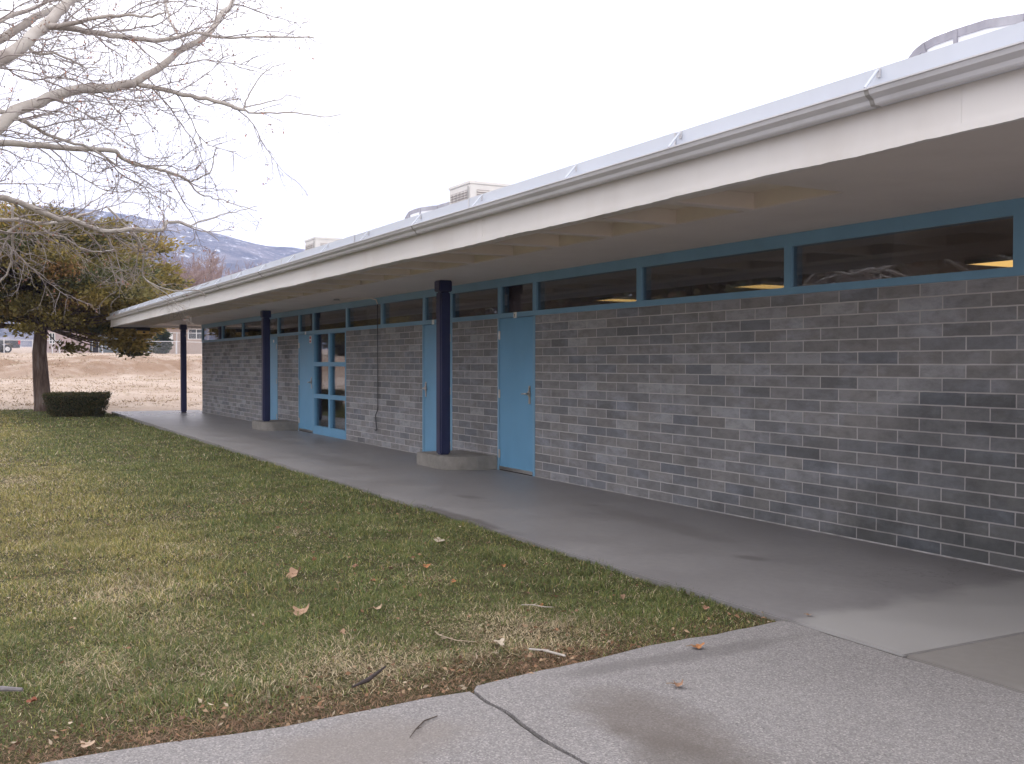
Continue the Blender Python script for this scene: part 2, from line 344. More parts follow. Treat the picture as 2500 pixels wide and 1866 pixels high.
# lawn soil sheet
def edge_x(y):                           # ragged west edge of the pavement
    y = np.asarray(y, float)
    e = np.interp(-y, [0, 2.33, 2.95, 3.35, 3.82, 4.4, 4.83, 5.32, 6.1, 8, 14, 30], [6.8, 6.8, 6.83, 6.85, 6.94, 7.05, 7.11, 7.13, 7.11, 7.1, 7.1, 7.1])
    return e+(fbm(y*1.7, y*0+2, 4, 31)-.5)*.1*np.clip((-y-2.3)*4, 0, 1)
YW = -2.355
k = NM('lawn_soil', .95, .1); n = k.noise(1.2, 6, .65); n2 = k.noise(30, 4, .7)
c = k.ramp(n, [(.3, (.05, .052, .022)), (.5, (.085, .075, .036)), (.7, (.13, .105, .06))]); c = k.mix(k.rng(n2, .35, .65, 0, .6), c, (.045, .04, .022)); k.base(c); k.bump(n2, .8, .03)
M['lawn_soil'] = k.m
lx = np.concatenate([np.linspace(-26, 4, 40), np.linspace(4.2, 7.3, 32)]); ly = np.concatenate([np.linspace(-26, -10, 12), np.linspace(-9.7, YW+.02, 75)])
GX, GY = np.meshgrid(lx, ly, indexing='ij')
def lz(X, Y): return -.035-np.clip((-X+2)/22, 0, 1)*.05+(fbm(X*1.3, Y*1.3, 3, 40)-.5)*.03
idx = np.arange(GX.size).reshape(GX.shape)
o = np_mesh('lawn', np.stack([GX.ravel(), GY.ravel(), lz(GX, GY).ravel()], 1), np.stack([idx[:-1, :-1], idx[:-1, 1:], idx[1:, 1:], idx[1:, :-1]], -1).reshape(-1, 4)[:, ::-1], M['lawn_soil'], smooth=True); tag(o, kind='structure')

# walkway slabs and pavement
tag(MB().box(-21.3, 7.592, YW, .15, -.22, 0).build('walkway', M['walk'], bevel=.006), kind='structure')
tag(MB().box(7.606, 16, YW, .15, -.22, 0).build('walkway', M['walk_smooth'], bevel=.006), kind='structure')
def pave_slab(y0, y1, x1, lo, hi):
    n = 46; ysl = np.linspace(y0, y1, n); xe = edge_x(ysl)
    poly = [(x1, y0+lo(x1))]+[(x1, y1+hi(x1))]
    xr = np.arange(x1-.08, float(xe[-1])+.02, -.06)
    top = [(float(x), y1+hi(x)) for x in xr]; left = [(float(x), float(y)) for x, y in zip(xe[::-1][1:-1], ysl[::-1][1:-1])]
    xr2 = np.arange(float(xe[0])+.05, x1-.04, .06); bot = [(float(x), y0+lo(x)) for x in xr2]
    return MB().prism(poly+top+left+bot, -.1, 0).build('pavement', M['pave'])
wob = lambda x: (float(fbm(x*3.1, 7., 4, 55))-.5)*.05
wob2 = lambda x: wob(x)-.016-float(fbm(x*6., 2., 3, 66))*.012
zero = lambda x: 0.
jw = lambda x: -.022-max(0, .06-abs(x-7.35)*.12)*float(fbm(x*7., 1., 3, 5))*.9
tag(pave_slab(-4.46, YW-.004, 16, wob, jw), kind='structure')
tag(pave_slab(-14, -4.46, 16, zero, wob2), kind='structure')
tag(MB().box(7.2, 16, -14, YW-.2, -.13, -.014).box(6.9, 16, YW-.2, YW-.001, -.13, -.012).build('joint_filler', M['fill']), kind='structure')

# ------------------------------------------------------------------ the school building
B = thing('school_building', 'long low school wing of grey block with sky blue doors and a deep white eave', 'building')
XN, XF = 12.0, -20.0                     # near and far end of the wall
H1, H2, H3, H4 = 2.027, 2.09, 2.445, 2.557
doors = [(-12.86, -11.94), (-10.32, -7.31), (-3.73, -2.645), (-1.196, -.187)]
m = MB(); x = XF
for a, b in doors: m.box(x, a, 0, .2, -.02, H1); x = b
m.box(x, XN, 0, .2, -.02, H1); m.box(XF, XF+.2, .2, 10, -.02, 2.5); m.box(XN-.2, XN, .2, 10, -.02, 2.5); m.box(XF, XN, 10, 10.2, -.02, .9)  # unseen back wall kept low, an added opening that lets daylight brighten the rooms
m.build('brick_wall', M['brick'], B)
MB().box(XF+.2, XN-.2, .2, 10, -.03, .005).build('floor', M['room_floor'], B)
MB().box(XF+.2, XN-.2, .115, 10.2, 2.66, 2.70).build('ceiling', M['room'], B)
# room partitions between the classrooms
for px_ in (-13.2, -6.9): MB().box(px_, px_+.12, .25, 10, .005, 2.66).build('partition', M['room'], B)
# eave: fascia, soffit with recessed bays, roof, flashing, gutter, straps
EX0, EX1 = -21.3, 13.0
fb = MB(); js = [EX1, 7.9, 3.02, -1.86, -6.74, -11.6, -16.5, EX0]
for i in range(7): fb.box(js[i+1]+(.0022 if i < 6 else 0), js[i], -2.36+.0012*(i % 2), -2.29, 2.495, 2.86)
fb.box(EX0, EX0+.07, -2.29, 10.3, 2.495, 2.86).build('fascia', M['white'], B)
xs_ = np.arange(EX0-.006, EX1, .045); zb = 2.490-.012*np.clip(fbm(xs_*1.1, xs_*0+4, 5, 7)*2-.75, 0, 1)-.004*rng.random(len(xs_))
prof = [(x, 2.520) for x in (xs_[-1], xs_[0])]; n = len(xs_); tv = []
for x, z in zip(xs_, zb): tv += [(x, -2.372, 2.520), (x, -2.372, z), (x, -2.361, z), (x, -2.361, 2.520)]
tf = [(i*4+k_, i*4+4+k_, i*4+4+(k_+1) % 4, i*4+(k_+1) % 4) for i in range(n-1) for k_ in range(4)]
MB().add(tv, tf).build('fascia_trim', M['white'], B)
ribs = [6.12-.93*i for i in range(30)]
sm = MB(); cm = MB(); zs0, zs1 = H4, H4+.012
sm.box(EX0+.07, EX1, -2.29, -1.96, zs0, zs1); sm.box(EX0+.07, EX1, -1.24, .0, zs0, zs1); sm.box(ribs[0], EX1, -1.96, -1.24, zs0, zs1); sm.box(EX0+.07, ribs[-1], -1.96, -1.24, zs0, zs1)
sm.box(EX0+.07, XF, 0, 10.2, zs0, zs1)
for i in range(len(ribs)-1):
    r0, r1 = ribs[i+1], ribs[i]
    if i: sm.box(r1-.05, r1+.05, -1.96, -1.24, zs0, zs1)
    a0, a1 = r0+.05, r1-.05
    cm.add([(a0,-1.96,zs1),(a1,-1.96,zs1),(a1,-1.24,zs1),(a0,-1.24,zs1),(a0,-1.96,zs1+.11),(a1,-1.96,zs1+.11),(a1,-1.24,zs1+.11),(a0,-1.24,zs1+.11)], [(4,5,6,7),(0,1,5,4),(1,2,6,5),(2,3,7,6),(3,0,4,7)])
sm.build('soffit', M['soffit'], B); cm.build('soffit_recess', M['coffer'], B)
MB().add([(EX0+.01,-2.34,2.872),(EX1,-2.34,2.872),(EX1,4,3.30),(EX0+.01,4,3.30),(EX1,10.3,2.87),(EX0+.01,10.3,2.87),(EX0+.01,-2.34,2.80),(EX1,-2.34,2.80),(EX1,10.3,2.80),(EX0+.01,10.3,2.80)],
         [(0,1,2,3),(3,2,4,5),(6,9,8,7),(0,6,7,1),(5,4,8,9),(0,3,5,9,6),(1,7,8,4,2)]).build('roof', M['flash'], B)
fl = MB(); seams = [5.80-2.99*i for i in range(10)]; xs_ = [EX1]+seams+[EX0-.012]
for i in range(len(xs_)-1):
    p = .003*(i % 2); fl.box(xs_[i+1], xs_[i], -2.385-p, -2.361, 2.70, 2.890+p*.6); fl.box(xs_[i+1], xs_[i], -2.361, -2.30, 2.882, 2.890+p*.6)
fl.build('roof_flashing', M['flash'], B)
for sx_ in seams: MB().box(sx_-.008, sx_+.008, -2.3925, -2.3885, 2.72, 2.891).build('flashing_seam', M['gutter'], B)
gp = [(-2.392, 2.765), (-2.392, 2.694), (-2.430, 2.694), (-2.438, 2.702), (-2.445, 2.722), (-2.475, 2.742), (-2.483, 2.764), (-2.490, 2.766), (-2.490, 2.773), (-2.474, 2.773), (-2.474, 2.757), (-2.44, 2.735), (-2.43, 2.705), (-2.397, 2.702), (-2.397, 2.765)]
gt = MB().extrude_x(gp, EX0-.02, EX1); gt.box(EX0-.023, EX0-.0195, -2.48, -2.392, 2.695, 2.765)
G = gt.build('gutter', M['gutter'], B)
outer = [(y-.004, z-.003) for y, z in gp[1:8]]
for jx in (7.45, 1.73, -4.04, -6.8, -9.83, -15.5):
    MB().extrude_x(outer+[(y+.003, z+.002) for y, z in gp[1:8]][::-1], jx-.012, jx+.012).build('gutter_joint', M['conduit_grey'], G)
for sx_ in [7.442, 5.856, 4.615, 3.07, 1.735, .28, -1.12]+[-2.53-1.468*i for i in range(13)]:
    MB().tube([(sx_, -2.484, 2.776), (sx_, -2.40, 2.872), (sx_, -2.345, 2.893)], .007, 6).build('gutter_strap', M['flash'], B)
    MB().box(sx_-.012, sx_+.012, -2.3945, -2.3885, 2.84, 2.885).build('strap_plate', M['gutter'], B)
# clerestory windows: each a frame with its pane
mull = [-19.95, -17.38, -15.13, -12.91, -11.87, -10.26, -9.28, -7.25, -5.46, -3.66, -2.69, -1.14, -.19, 2.06, 4.29, 6.52, 8.75, 10.95]
for i in range(len(mull)-1):
    a, b = mull[i], mull[i+1]; t = .046
    f = MB().box(a, b, -.012, .11, H1+.001, H2).box(a, b, -.012, .11, H3, H4-.001).box(a, a+t, -.012, .11, H2, H3).box(b-t, b, -.012, .11, H2, H3).build('clerestory_window', M['blue_frame'], B)
    MB().box(a+t, b-t, .014, .020, H2, H3).build('pane', M['glass'], f)
for a, b in ((XF-.003, mull[0]), (mull[-1], XN)): MB().box(a, b, -.012, .11, H1+.001, H4-.001).build('end_trim', M['blue_frame'], B)
MB().box(XF, XN, .112, .2, H3, 2.66).build('lintel', M['room'], B)
# doors
def lever(xc, z, s, parent):
    h = MB(); y = -.005
    h.tube([(xc, y, z), (xc, y-.016, z)], .036, 16); h.tube([(xc, y-.016, z), (xc, y-.055, z)], .012, 10)
    h.tube([(xc, y-.052, z), (xc+s*.03, y-.058, z), (xc+s*.105, y-.052, z-.004), (xc+s*.125, y-.046, z-.004)], [.011, .011, .009, .008], 10)
    h.tube([(xc, y, z+.06), (xc, y-.012, z+.06)], .017, 12)
    h.box(xc-.022, xc+.022, y-.004, y, z-.13, z+.10)
    h.build('handle', M['steel'], parent, smooth=False)
def hinge(x, z, parent):
    MB().tube([(x, -.012, z-.055), (x, -.012, z+.055)], .009, 8).box(x-.022, x+.022, -.006, -.002, z-.055, z+.055).build('hinge', M['steel'], parent)
def door(a, b, hinge_right, label, plate=None, zb=.012):
    t = .05
    fr = MB().box(a, a+t, -.008, .15, 0, H1).box(b-t, b, -.008, .15, 0, H1)
    D = MB().box(a+t+.004, b-t-.004, .0, .045, zb, H1-.006).build('door', M['blue'], B, bevel=.003); D['label'] = label
    fr.build('door_frame', M['blue_frame'], D)
    hx = b-t if hinge_right else a+t
    for z in (.22, 1.02, 1.80): hinge(hx, z, D)
    lever(a+t+.085 if hinge_right else b-t-.085, 1.04, 1 if hinge_right else -1, D)
    MB().box(a+t+.01, b-t-.01, -.012, -.001, .014, .055).build('door_sweep', M['steel'], D)
    MB().box(a+t, b-t, .0, .1, -.005, .010).build('threshold', M['dark'], D)
    return D
d1 = door(-1.196, -.187, False, 'plain sky blue door with plate numbered 1, nearest the camera')
door(-3.73, -2.645, True, 'plain sky blue door partly behind the nearest navy post')
door(-12.86, -11.94, True, 'sky blue door mostly hidden behind the middle navy post')
d3 = door(-10.32, -9.28, False, 'sky blue door joined to the six-pane glazed panel')
# numbered plates above the doors
def plate(x, z, wd=.075):
    p = MB().box(x-wd/2, x+wd/2, -.020, -.013, z-wd*.5, z+wd*.5).build('number_plate', M['plate'], B)
    return p
p = plate(-.69, 2.052)
MB().box(-.695, -.685, -.0225, -.0205, 2.036, 2.068).box(-.702, -.678, -.0225, -.0205, 2.033, 2.0355).box(-.702, -.6955, -.0225, -.0205, 2.060, 2.064).build('numeral', M['ink'], p)
plate(-2.95-.35, 2.052, .07); plate(-9.78, 2.05, .06); plate(-12.2, 1.93, .06)
nt_ = MB().box(-9.55, -9.42, -.006, -.0015, 1.84, 1.99).build('notice', M['plate'], B)
MB().box(-9.535, -9.435, -.0085, -.0065, 1.92, 1.975).box(-9.535, -9.435, -.0085, -.0065, 1.855, 1.895).build('printing', M['redink'], nt_)
# glazed panel: frame of six panes
a, b = -9.279, -7.311; xm0, xm1 = -8.34, -8.22
gf = MB().box(a, -9.225, -.004, .09, .10, H1).box(-7.36, b, -.004, .09, .10, H1).box(a, b, -.004, .09, 0, .10)
gf.box(-9.225, -7.36, -.004, .09, H1-.02, H1); gf.box(xm0, xm1, -.004, .09, .165, H1-.02); rails = [(.10, .165), (.725, .81), (1.367, 1.45)]
for z0, z1 in rails[:1]: gf.box(-9.225, -7.36, -.004, .09, z0, z1)
for z0, z1 in rails[1:]: gf.box(-9.225, xm0, -.004, .09, z0, z1); gf.box(xm1, -7.36, -.004, .09, z0, z1)
GP = gf.build('glazed_panel', M['blue'], B)
zz_ = [(.165, .725), (.81, 1.367), (1.45, H1-.02)]
for z0, z1 in zz_:
    for x0, x1 in ((-9.225, xm0), (xm1, -7.36)): MB().box(x0, x1, .04, .046, z0, z1).build('pane', M['glass'], GP)
# navy posts on block plinths
for i, cx in enumerate((-1.80, -10.95, -20.0)):
    hh = .178 if i < 2 else 0
    P = MB().box(cx-.078, cx+.078, -.61, -.454, hh, H4-.15).build('post', M['navy'], B, bevel=.022, seg=3, smooth=False)
    P['label'] = ['navy steel post nearest the camera', 'middle navy steel post', 'navy steel post at the far end'][i]
    MB().box(cx-.094, cx+.094, -.626, -.438, H4-.155, H4-.001).build('post_cap', M['navy'], P, bevel=.012, seg=2)
    if i < 2:
        o = cx+1.80; poly = [(o-2.345, -.001), (o-2.345, -.70), (o-1.62, -.71)]
        for q in range(1, 8):
            an = math.pi/2*q/8; poly.append((o-1.62+.37*math.sin(an), -.71+.34*(1-math.cos(an))))
        poly += [(o-1.225, -.30), (o-1.20, -.001)]
        MB().prism(poly, -.01, .178).build('plinth', M['plinth'], B, bevel=.012, seg=2)
# conduit down the wall, ending in a loose cable
MB().tube([(-6.35, -.50, 2.548), (-5.75, -.10, 2.545), (-5.66, -.035, 2.52), (-5.615, -.026, 2.44)], .009, 8).build('conduit', M['soffit'], B)
MB().tube([(-5.615, -.026, 2.44), (-5.615, -.026, 2.0), (-5.615, -.022, .66)], .0075, 8).build('conduit', M['conduit'], B)
MB().tube([(-5.615, -.022, .67), (-5.63, -.03, .60), (-5.70, -.032, .53), (-5.69, -.03, .44), (-5.67, -.03, .36), (-5.61, -.04, .29), (-5.64, -.05, .27), (-5.70, -.04, .28)], [.009, .009, .009, .009, .01, .012, .012, .008], 6).build('loose_cable', M['conduit'], B)
MB().tube([(-6.35, -.50, 2.556), (-6.35, -.50, 2.53)], .06, 12).build('junction_box', M['conduit_grey'], B)
# pale mortar bead along the foot of the wall
x = XF
for a, b in doors+[(XN, XN)]: MB().box(x, a, -.010, -.0005, .0005, .008).build('mortar_bead', M['bead'], B); x = b
# ceiling lights seen through the clerestory
for i, (x0, lab) in enumerate([(2.80, 'lit ceiling panel seen through the clerestory window at the right edge'), (-1.42, 'lit ceiling panel seen through the second clerestory window from the right edge'), (-5.36, 'lit ceiling panel glowing behind the clerestory window beside door 1')]):
    T = thing('ceiling_light', lab, 'ceiling light', (x0, 4.2, 2.66), 0, 'lit panels in the classroom ceiling')
    wd = .68 if i else .74
    MB().box(0, wd, 0, .02, -.05, -.001).box(0, wd, 1.13, 1.15, -.05, -.001).box(0, .02, .02, 1.13, -.05, -.001).box(wd-.02, wd, .02, 1.13, -.05, -.001).build('housing', M['plate'], T)
    MB().box(.02, wd-.02, .02, 1.13, -.044, -.036).build('diffuser', M['glow'], T)
# lamp under the far corner of the eave
T = thing('eave_lamp', 'small yellow lamp on a dark bracket under the far corner of the eave', 'lamp', (-21.25, -1.55, 2.495))
MB().box(-.05, .05, -.75, .28, -.045, -.002).box(-.09, .09, -.10, .28, -.10, -.046).build('bracket', M['dark'], T)
MB().box(-.08, .08, -.08, .26, -.19, -.101).build('lens', paint('amber_lens', (.62, .42, .11), .3), T, bevel=.01)
MB().box(-.10, .10, .07, .14, -.17, -.12).build('lamp_clip', M['dark'], T)

# rooftop coolers and ducts
def cooler(loc, label):
    T = thing('rooftop_cooler', label, 'roof unit', loc, 0, 'coolers on the school roof')
    wx, wy, h = .88, 1.15, .80
    b = MB().box(-wx, 0, 0, wy, 0, h); b.box(-wx-.02, .02, -.02, wy+.02, h, h+.05)
    b.build('cabinet', M['cooler'], T, bevel=.008)
    def louv(x0, x1, y0, y1, n, name='louver_panel'):
        q = MB()
        ax = abs(x1-x0) > abs(y1-y0)
        if ax: q.box(x0, x1, -.006, -.001, .04, h-.10)
        else: q.box(.001, .006, y0, y1, .04, h-.10)
        o = q.build(name, M['louver'], T); s = MB()
        for z in np.linspace(.07, h-.13, n):
            if ax: s.add([(x0,-.004,z+.012),(x1,-.004,z+.012),(x1,-.03,z-.008),(x0,-.03,z-.008),(x0,-.004,z+.006),(x1,-.004,z+.006),(x1,-.03,z-.012),(x0,-.03,z-.012)], [(0,1,2,3),(7,6,5,4),(3,2,6,7)])
            else: s.add([(.004,y0,z+.012),(.004,y1,z+.012),(.03,y1,z-.008),(.03,y0,z-.008),(.004,y0,z+.006),(.004,y1,z+.006),(.03,y1,z-.012),(.03,y0,z-.012)], [(0,1,2,3),(7,6,5,4),(3,2,6,7)])
        s.build('slat', M['cooler'], o)
    for j in range(5): louv(-wx+.05+j*.157, -wx+.05+j*.157+.125, 0, 0, 14)
    for j in range(3): louv(0, 0, .14+j*.33, .14+j*.33+.26, 14)
    MB().box(-.035, -.02, -.035, -.015, .12, h-.05).build('drain_pipe', M['conduit_grey'], T)
    lg = MB()
    for x in (-wx+.05, -.05):
        for y in (.06, wy-.06): lg.box(x-.03, x+.03, y-.03, y+.03, -.75, 0)
    lg.build('stand', M['gutter'], T)
cooler((-5.95, 1.9, 3.92), 'large louvred cooler standing up behind the middle of the roof edge')
cooler((-15.15, 1.9, 3.88), 'smaller looking louvred cooler near the far end of the roof')
def duct(name_label, pts, wz, wy, y0):
    # a sheet metal duct whose top follows pts (x, z) and whose far end bends down to the roof
    T = thing('roof_duct', name_label, 'duct', (pts[0][0], y0, 3.1), 0, 'ducts on the school roof')
    ox, oz = pts[0][0], 3.1; V = []; n = len(pts)
    nrm = []
    for i in range(n):
        a = Vector(pts[max(i-1, 0)]); b = Vector(pts[min(i+1, n-1)]); t = (b-a).normalized(); nrm.append(Vector((t.y, -t.x)))
    m = MB(); strip = MB()
    for i in range(n):
        p = Vector(pts[i]); q = p+nrm[i]*wz
        m.v += [(p.x-ox, 0, p.y-oz), (p.x-ox, wy, p.y-oz), (q.x-ox, wy, q.y-oz), (q.x-ox, 0, q.y-oz)]
    for i in range(n-1):
        for k_ in range(4): a = i*4+k_; b = i*4+(k_+1) % 4; m.f.append((a, a+4, b+4, b))
    m.f += [(0, 1, 2, 3), ((n-1)*4+3, (n-1)*4+2, (n-1)*4+1, (n-1)*4)]
    m.build('duct_body', M['cooler_white'], T)
    for i in range(n):                   # sealed top rim
        p = Vector(pts[i])+nrm[i]*-.012; q = Vector(pts[i])+nrm[i]*wz*.2
        strip.v += [(p.x-ox, -.012, p.y-oz), (p.x-ox, wy+.012, p.y-oz), (q.x-ox, wy+.012, q.y-oz), (q.x-ox, -.012, q.y-oz)]
    for i in range(n-1):
        for k_ in range(4): a = i*4+k_; b = i*4+(k_+1) % 4; strip.f.append((a, a+4, b+4, b))
    strip.f += [(0, 1, 2, 3), ((n-1)*4+3, (n-1)*4+2, (n-1)*4+1, (n-1)*4)]
    strip.build('duct_rim', M['duct'], T)
    for i in range(2, n-1, 2):
        p = Vector(pts[i]); q = p+nrm[i]*(wz*.8); t = Vector((-nrm[i].y, nrm[i].x))*.02
        MB().add([(p.x-t.x-ox, -.02, p.y-t.y-oz), (p.x+t.x-ox, -.02, p.y+t.y-oz), (q.x+t.x-ox, -.02, q.y+t.y-oz), (q.x-t.x-ox, -.02, q.y-t.y-oz),
                  (p.x-t.x-ox, -.001, p.y-t.y-oz), (p.x+t.x-ox, -.001, p.y+t.y-oz), (q.x+t.x-ox, -.001, q.y+t.y-oz), (q.x-t.x-ox, -.001, q.y-t.y-oz)],
                 [(0, 1, 2, 3), (4, 7, 6, 5), (0, 4, 5, 1), (1, 5, 6, 2), (2, 6, 7, 3), (3, 7, 4, 0)]).build('duct_flange', M['duct'], T)
D1 = [(-9.55, 3.2), (-9.45, 4.1), (-9.36, 4.40), (-9.22, 4.52), (-9.05, 4.60), (-8.75, 4.61), (-8.45, 4.605), (-8.0, 4.57), (-7.6, 4.535), (-7.3, 4.535), (-7.0, 4.53), (-6.83, 4.53)]
duct('grey duct bending down to the roof left of the large louvred cooler', D1, .34, .5, 2.0)
D2 = [(3.70, 3.2), (3.78, 4.2), (3.84, 4.46), (3.92, 4.53), (4.02, 4.57), (4.15, 4.592), (4.4, 4.60), (4.73, 4.595), (5.1, 4.54), (5.6, 4.50), (6.4, 4.46)]
duct('pale curved duct above the roof edge in the top right corner', D2, .34, .5, 2.0)
D3 = [(-18.3, 3.2), (-18.2, 4.0), (-18.1, 4.33), (-17.95, 4.43), (-17.75, 4.48), (-17.3, 4.48), (-16.8, 4.46), (-16.05, 4.46)]
duct('small grey duct beside the far cooler on the roof', D3, .3, .5, 2.0)

# ------------------------------------------------------------------ trees
def orient(dirs):                        # two unit vectors across each direction
    d = dirs/np.linalg.norm(dirs, axis=1, keepdims=True); ref = rng.normal(size=d.shape)
    a = np.cross(d, ref); a /= np.linalg.norm(a, axis=1, keepdims=True); return d, a, np.cross(d, a)
def leaf_cards(name, P, D, ln, wd, colr, mat, parent):
    # lens shaped leaves: base, two sides, tip
    d, a, n = orient(D); ln = ln[:, None]; wd = wd[:, None]; bend = n*ln*.12
    V = np.stack([P, P+d*ln*.45+a*wd+bend, P+d*ln, P+d*ln*.45-a*wd+bend], 1).reshape(-1, 3)
    Fc = np.arange(len(P)*4).reshape(-1, 4); return np_mesh(name, V, Fc, mat, parent, np.repeat(colr, 4, 0))
def pick(cols, w_, n):
    c = np.array(cols)[rng.choice(len(cols), n, p=np.array(w_)/sum(w_))]; return c*rng.uniform(.75, 1.25, (n, 1))

# bare sycamore: trunk left of the picture, limbs reaching in
M['syc'] = m_bark('sycamore_bark', (.30, .26, .24), (.46, .42, .39), (.60, .57, .54), (2.2, 2.2, 2.2))
M['twig'] = m_bark('twig_bark', (.20, .17, .168), (.31, .27, .262), (.42, .375, .36), (6, 6, 6))
TX, TY = 1.6, -8.35
SY = thing('sycamore_tree', 'big bare sycamore reaching pale mottled limbs and fine twigs into the sky at left', 'tree', (TX, TY, -.05))
rel = Vector((TX, TY, -.05))
tp = [Vector((0, 0, -.1)), Vector((.02, 0, .25)), Vector((.05, .03, 1.2)), Vector((.02, .08, 2.2)), Vector((.0, .12, 3.2)), Vector((-.08, .1, 4.4)), Vector((-.1, .15, 5.8)), Vector((-.05, .2, 7.4))]
MB().tube(tp, [.30, .25, .21, .20, .185, .15, .11, .06], 14).build('trunk', M['syc'], SY, smooth=True)
def c1(pts, d0, d1):                     # crop points (850 px wide view) to places
    n = len(pts); return [at(x*.3874, y*.3874, d0+(d1-d0)*i/(n-1)) for i, (x, y) in enumerate(pts)]
limbs = [  # (points, depth at start and end, px radius start and end, height on the trunk or None)
 ([(-500, 1250), (-220, 960), (0, 800), (100, 700), (250, 642), (420, 580), (560, 562), (700, 553), (850, 525)], 8.0, 9.0, 48, 26, 2.3),
 ([(850, 525), (950, 462), (1050, 390), (1150, 310), (1290, 240), (1350, 160), (1390, 90), (1440, 50), (1475, -20), (1530, -150), (1600, -260)], 9.0, 9.8, 25, 11, None),
 ([(860, 528), (1000, 558), (1150, 595), (1300, 622), (1450, 668), (1540, 692)], 9.0, 9.5, 16, 11, None),
 ([(1540, 692), (1590, 712), (1700, 713), (1830, 711), (1950, 722), (2040, 736), (2150, 720)], 9.5, 9.9, 7, 2.5, None),
 ([(1535, 685), (1560, 610), (1600, 540), (1660, 465), (1720, 420), (1800, 400)], 9.5, 9.3, 5, 2, None),
 ([(1540, 685), (1640, 655), (1760, 625), (1830, 600), (1900, 620)], 9.5, 9.8, 4.5, 2, None),
 ([(-520, 860), (-250, 560), (-60, 400), (80, 330), (200, 230), (300, 150), (400, 50), (460, -30), (560, -180)], 8.0, 9.2, 62, 22, 3.1),
 ([(-400, 480), (-150, 330), (0, 250), (120, 180), (220, 110), (330, 60), (480, 0), (600, -60), (760, -160)], 8.6, 9.8, 34, 13, 4.3),
 ([(290, 160), (450, 182), (600, 210), (750, 230), (900, 252), (1050, 252), (1160, 225), (1260, 205), (1400, 240), (1600, 232), (1800, 238), (1980, 240)], 8.7, 9.6, 24, 4, None),
 ([(320, 165), (500, 140), (650, 108), (780, 95), (880, 102), (980, 100), (1040, 75)], 8.7, 8.5, 16, 5, None),
 ([(1020, -120), (1040, 0), (1060, 80), (1090, 170), (1150, 258)], 10.0, 9.5, 8, 6, None),
 ([(-420, 960), (-200, 905), (0, 900), (130, 905), (300, 922), (420, 935), (560, 940), (700, 946), (740, 965), (780, 1000), (870, 1040), (1000, 1070), (1120, 1105), (1195, 1148)], 9.0, 10.3, 26, 8, 2.9),
 ([(1195, 1148), (1240, 1212), (1320, 1240), (1400, 1262), (1550, 1310), (1620, 1332)], 10.3, 10.6, 6, 2, None),
 ([(1205, 1143), (1260, 1120), (1320, 1088), (1343, 1040), (1348, 970), (1366, 925)], 10.3, 10.1, 6, 2.5, None),
 ([(0, 700), (100, 740), (200, 790), (280, 840), (420, 890), (560, 935), (640, 975), (720, 1030)], 8.6, 9.6, 17, 5, None),
 ([(-450, 1120), (-220, 1180), (0, 1245), (120, 1280), (250, 1332), (370, 1382), (450, 1386), (560, 1430), (690, 1462), (800, 1447), (1000, 1456), (1032, 1436), (1052, 1402), (1130, 1405), (1200, 1426)], 9.4, 11.0, 24, 9, 2.2),
 ([(1200, 1426), (1300, 1460), (1380, 1522)], 11.0, 11.1, 4, 2, None),
 ([(1195, 1424), (1270, 1390), (1400, 1355), (1520, 1326), (1620, 1300)], 11, 11.3, 5, 2, None),
 ([(-300, 1350), (0, 1385), (100, 1386), (280, 1412), (430, 1390), (500, 1360), (580, 1340)], 10, 10.8, 15, 7, 1.9),
 ([(680, 1310), (760, 1390), (850, 1482), (890, 1550), (905, 1640), (900, 1740), (960, 1790), (1100, 1835), (1240, 1830), (1300, 1870)], 10.6, 11.4, 8, 2.5, None),
 ([(78, 1290), (82, 1450), (76, 1560), (68, 1660), (20, 1760), (-40, 1800)], 10.2, 10.6, 9, 5, None),
 ([(270, 1440), (320, 1480), (400, 1500), (470, 1540), (560, 1580), (640, 1590), (720, 1570)], 10.7, 11.2, 8, 3, None),
 ([(900, 1745), (980, 1810), (1040, 1850), (1100, 1905), (1180, 1960)], 11.2, 11.4, 4, 2, None),
 ([(-200, 1420), (-40, 1440), (40, 1470), (110, 1420), (180, 1390)], 10, 10.4, 13, 6, 1.8),
 ([(-250, 250), (-60, 160), (100, 90), (260, 30), (380, -60)], 8.4, 9.5, 20, 9, None),
 ([(150, 260), (220, 340), (340, 335), (440, 380), (540, 425), (640, 420)], 8.8, 9.3, 12, 3, None),
]
paths = []
for pts, d0, d1, r0, r1, th in limbs:
    P = c1(pts, d0, d1); rr = [(r0+(r1-r0)*(i/(len(P)-1))**.8)*.3874*(d0+(d1-d0)*i/(len(P)-1))/F for i in range(len(P))]
    if th is not None: P = [rel+Vector((0, .1, th)), rel.lerp(P[0], .45)+Vector((0, .05, th*.5))]+P; rr = [rr[0]*1.45, rr[0]*1.2]+rr
    # round off the corners
    Q = []; RR = []
    for i in range(len(P)-1):
        p0, p1, p2, p3 = P[max(i-1, 0)], P[i], P[i+1], P[min(i+2, len(P)-1)]
        for t in (0, .33, .67):
            Q.append(.5*((2*p1)+(p2-p0)*t+(2*p0-5*p1+4*p2-p3)*t*t+(3*p1-p0-3*p2+p3)*t**3)+Vector(rng.normal(0, .004, 3))); RR.append((rr[i]+(rr[i+1]-rr[i])*t)*rng.uniform(.94, 1.06))
    Q.append(P[-1]); RR.append(rr[-1]); paths.append((Q, RR))
    MB().tube([q-rel for q in Q], RR, 9).build('limb', M['syc'], SY, smooth=True)
tw = MB(); budP = []; budD = []
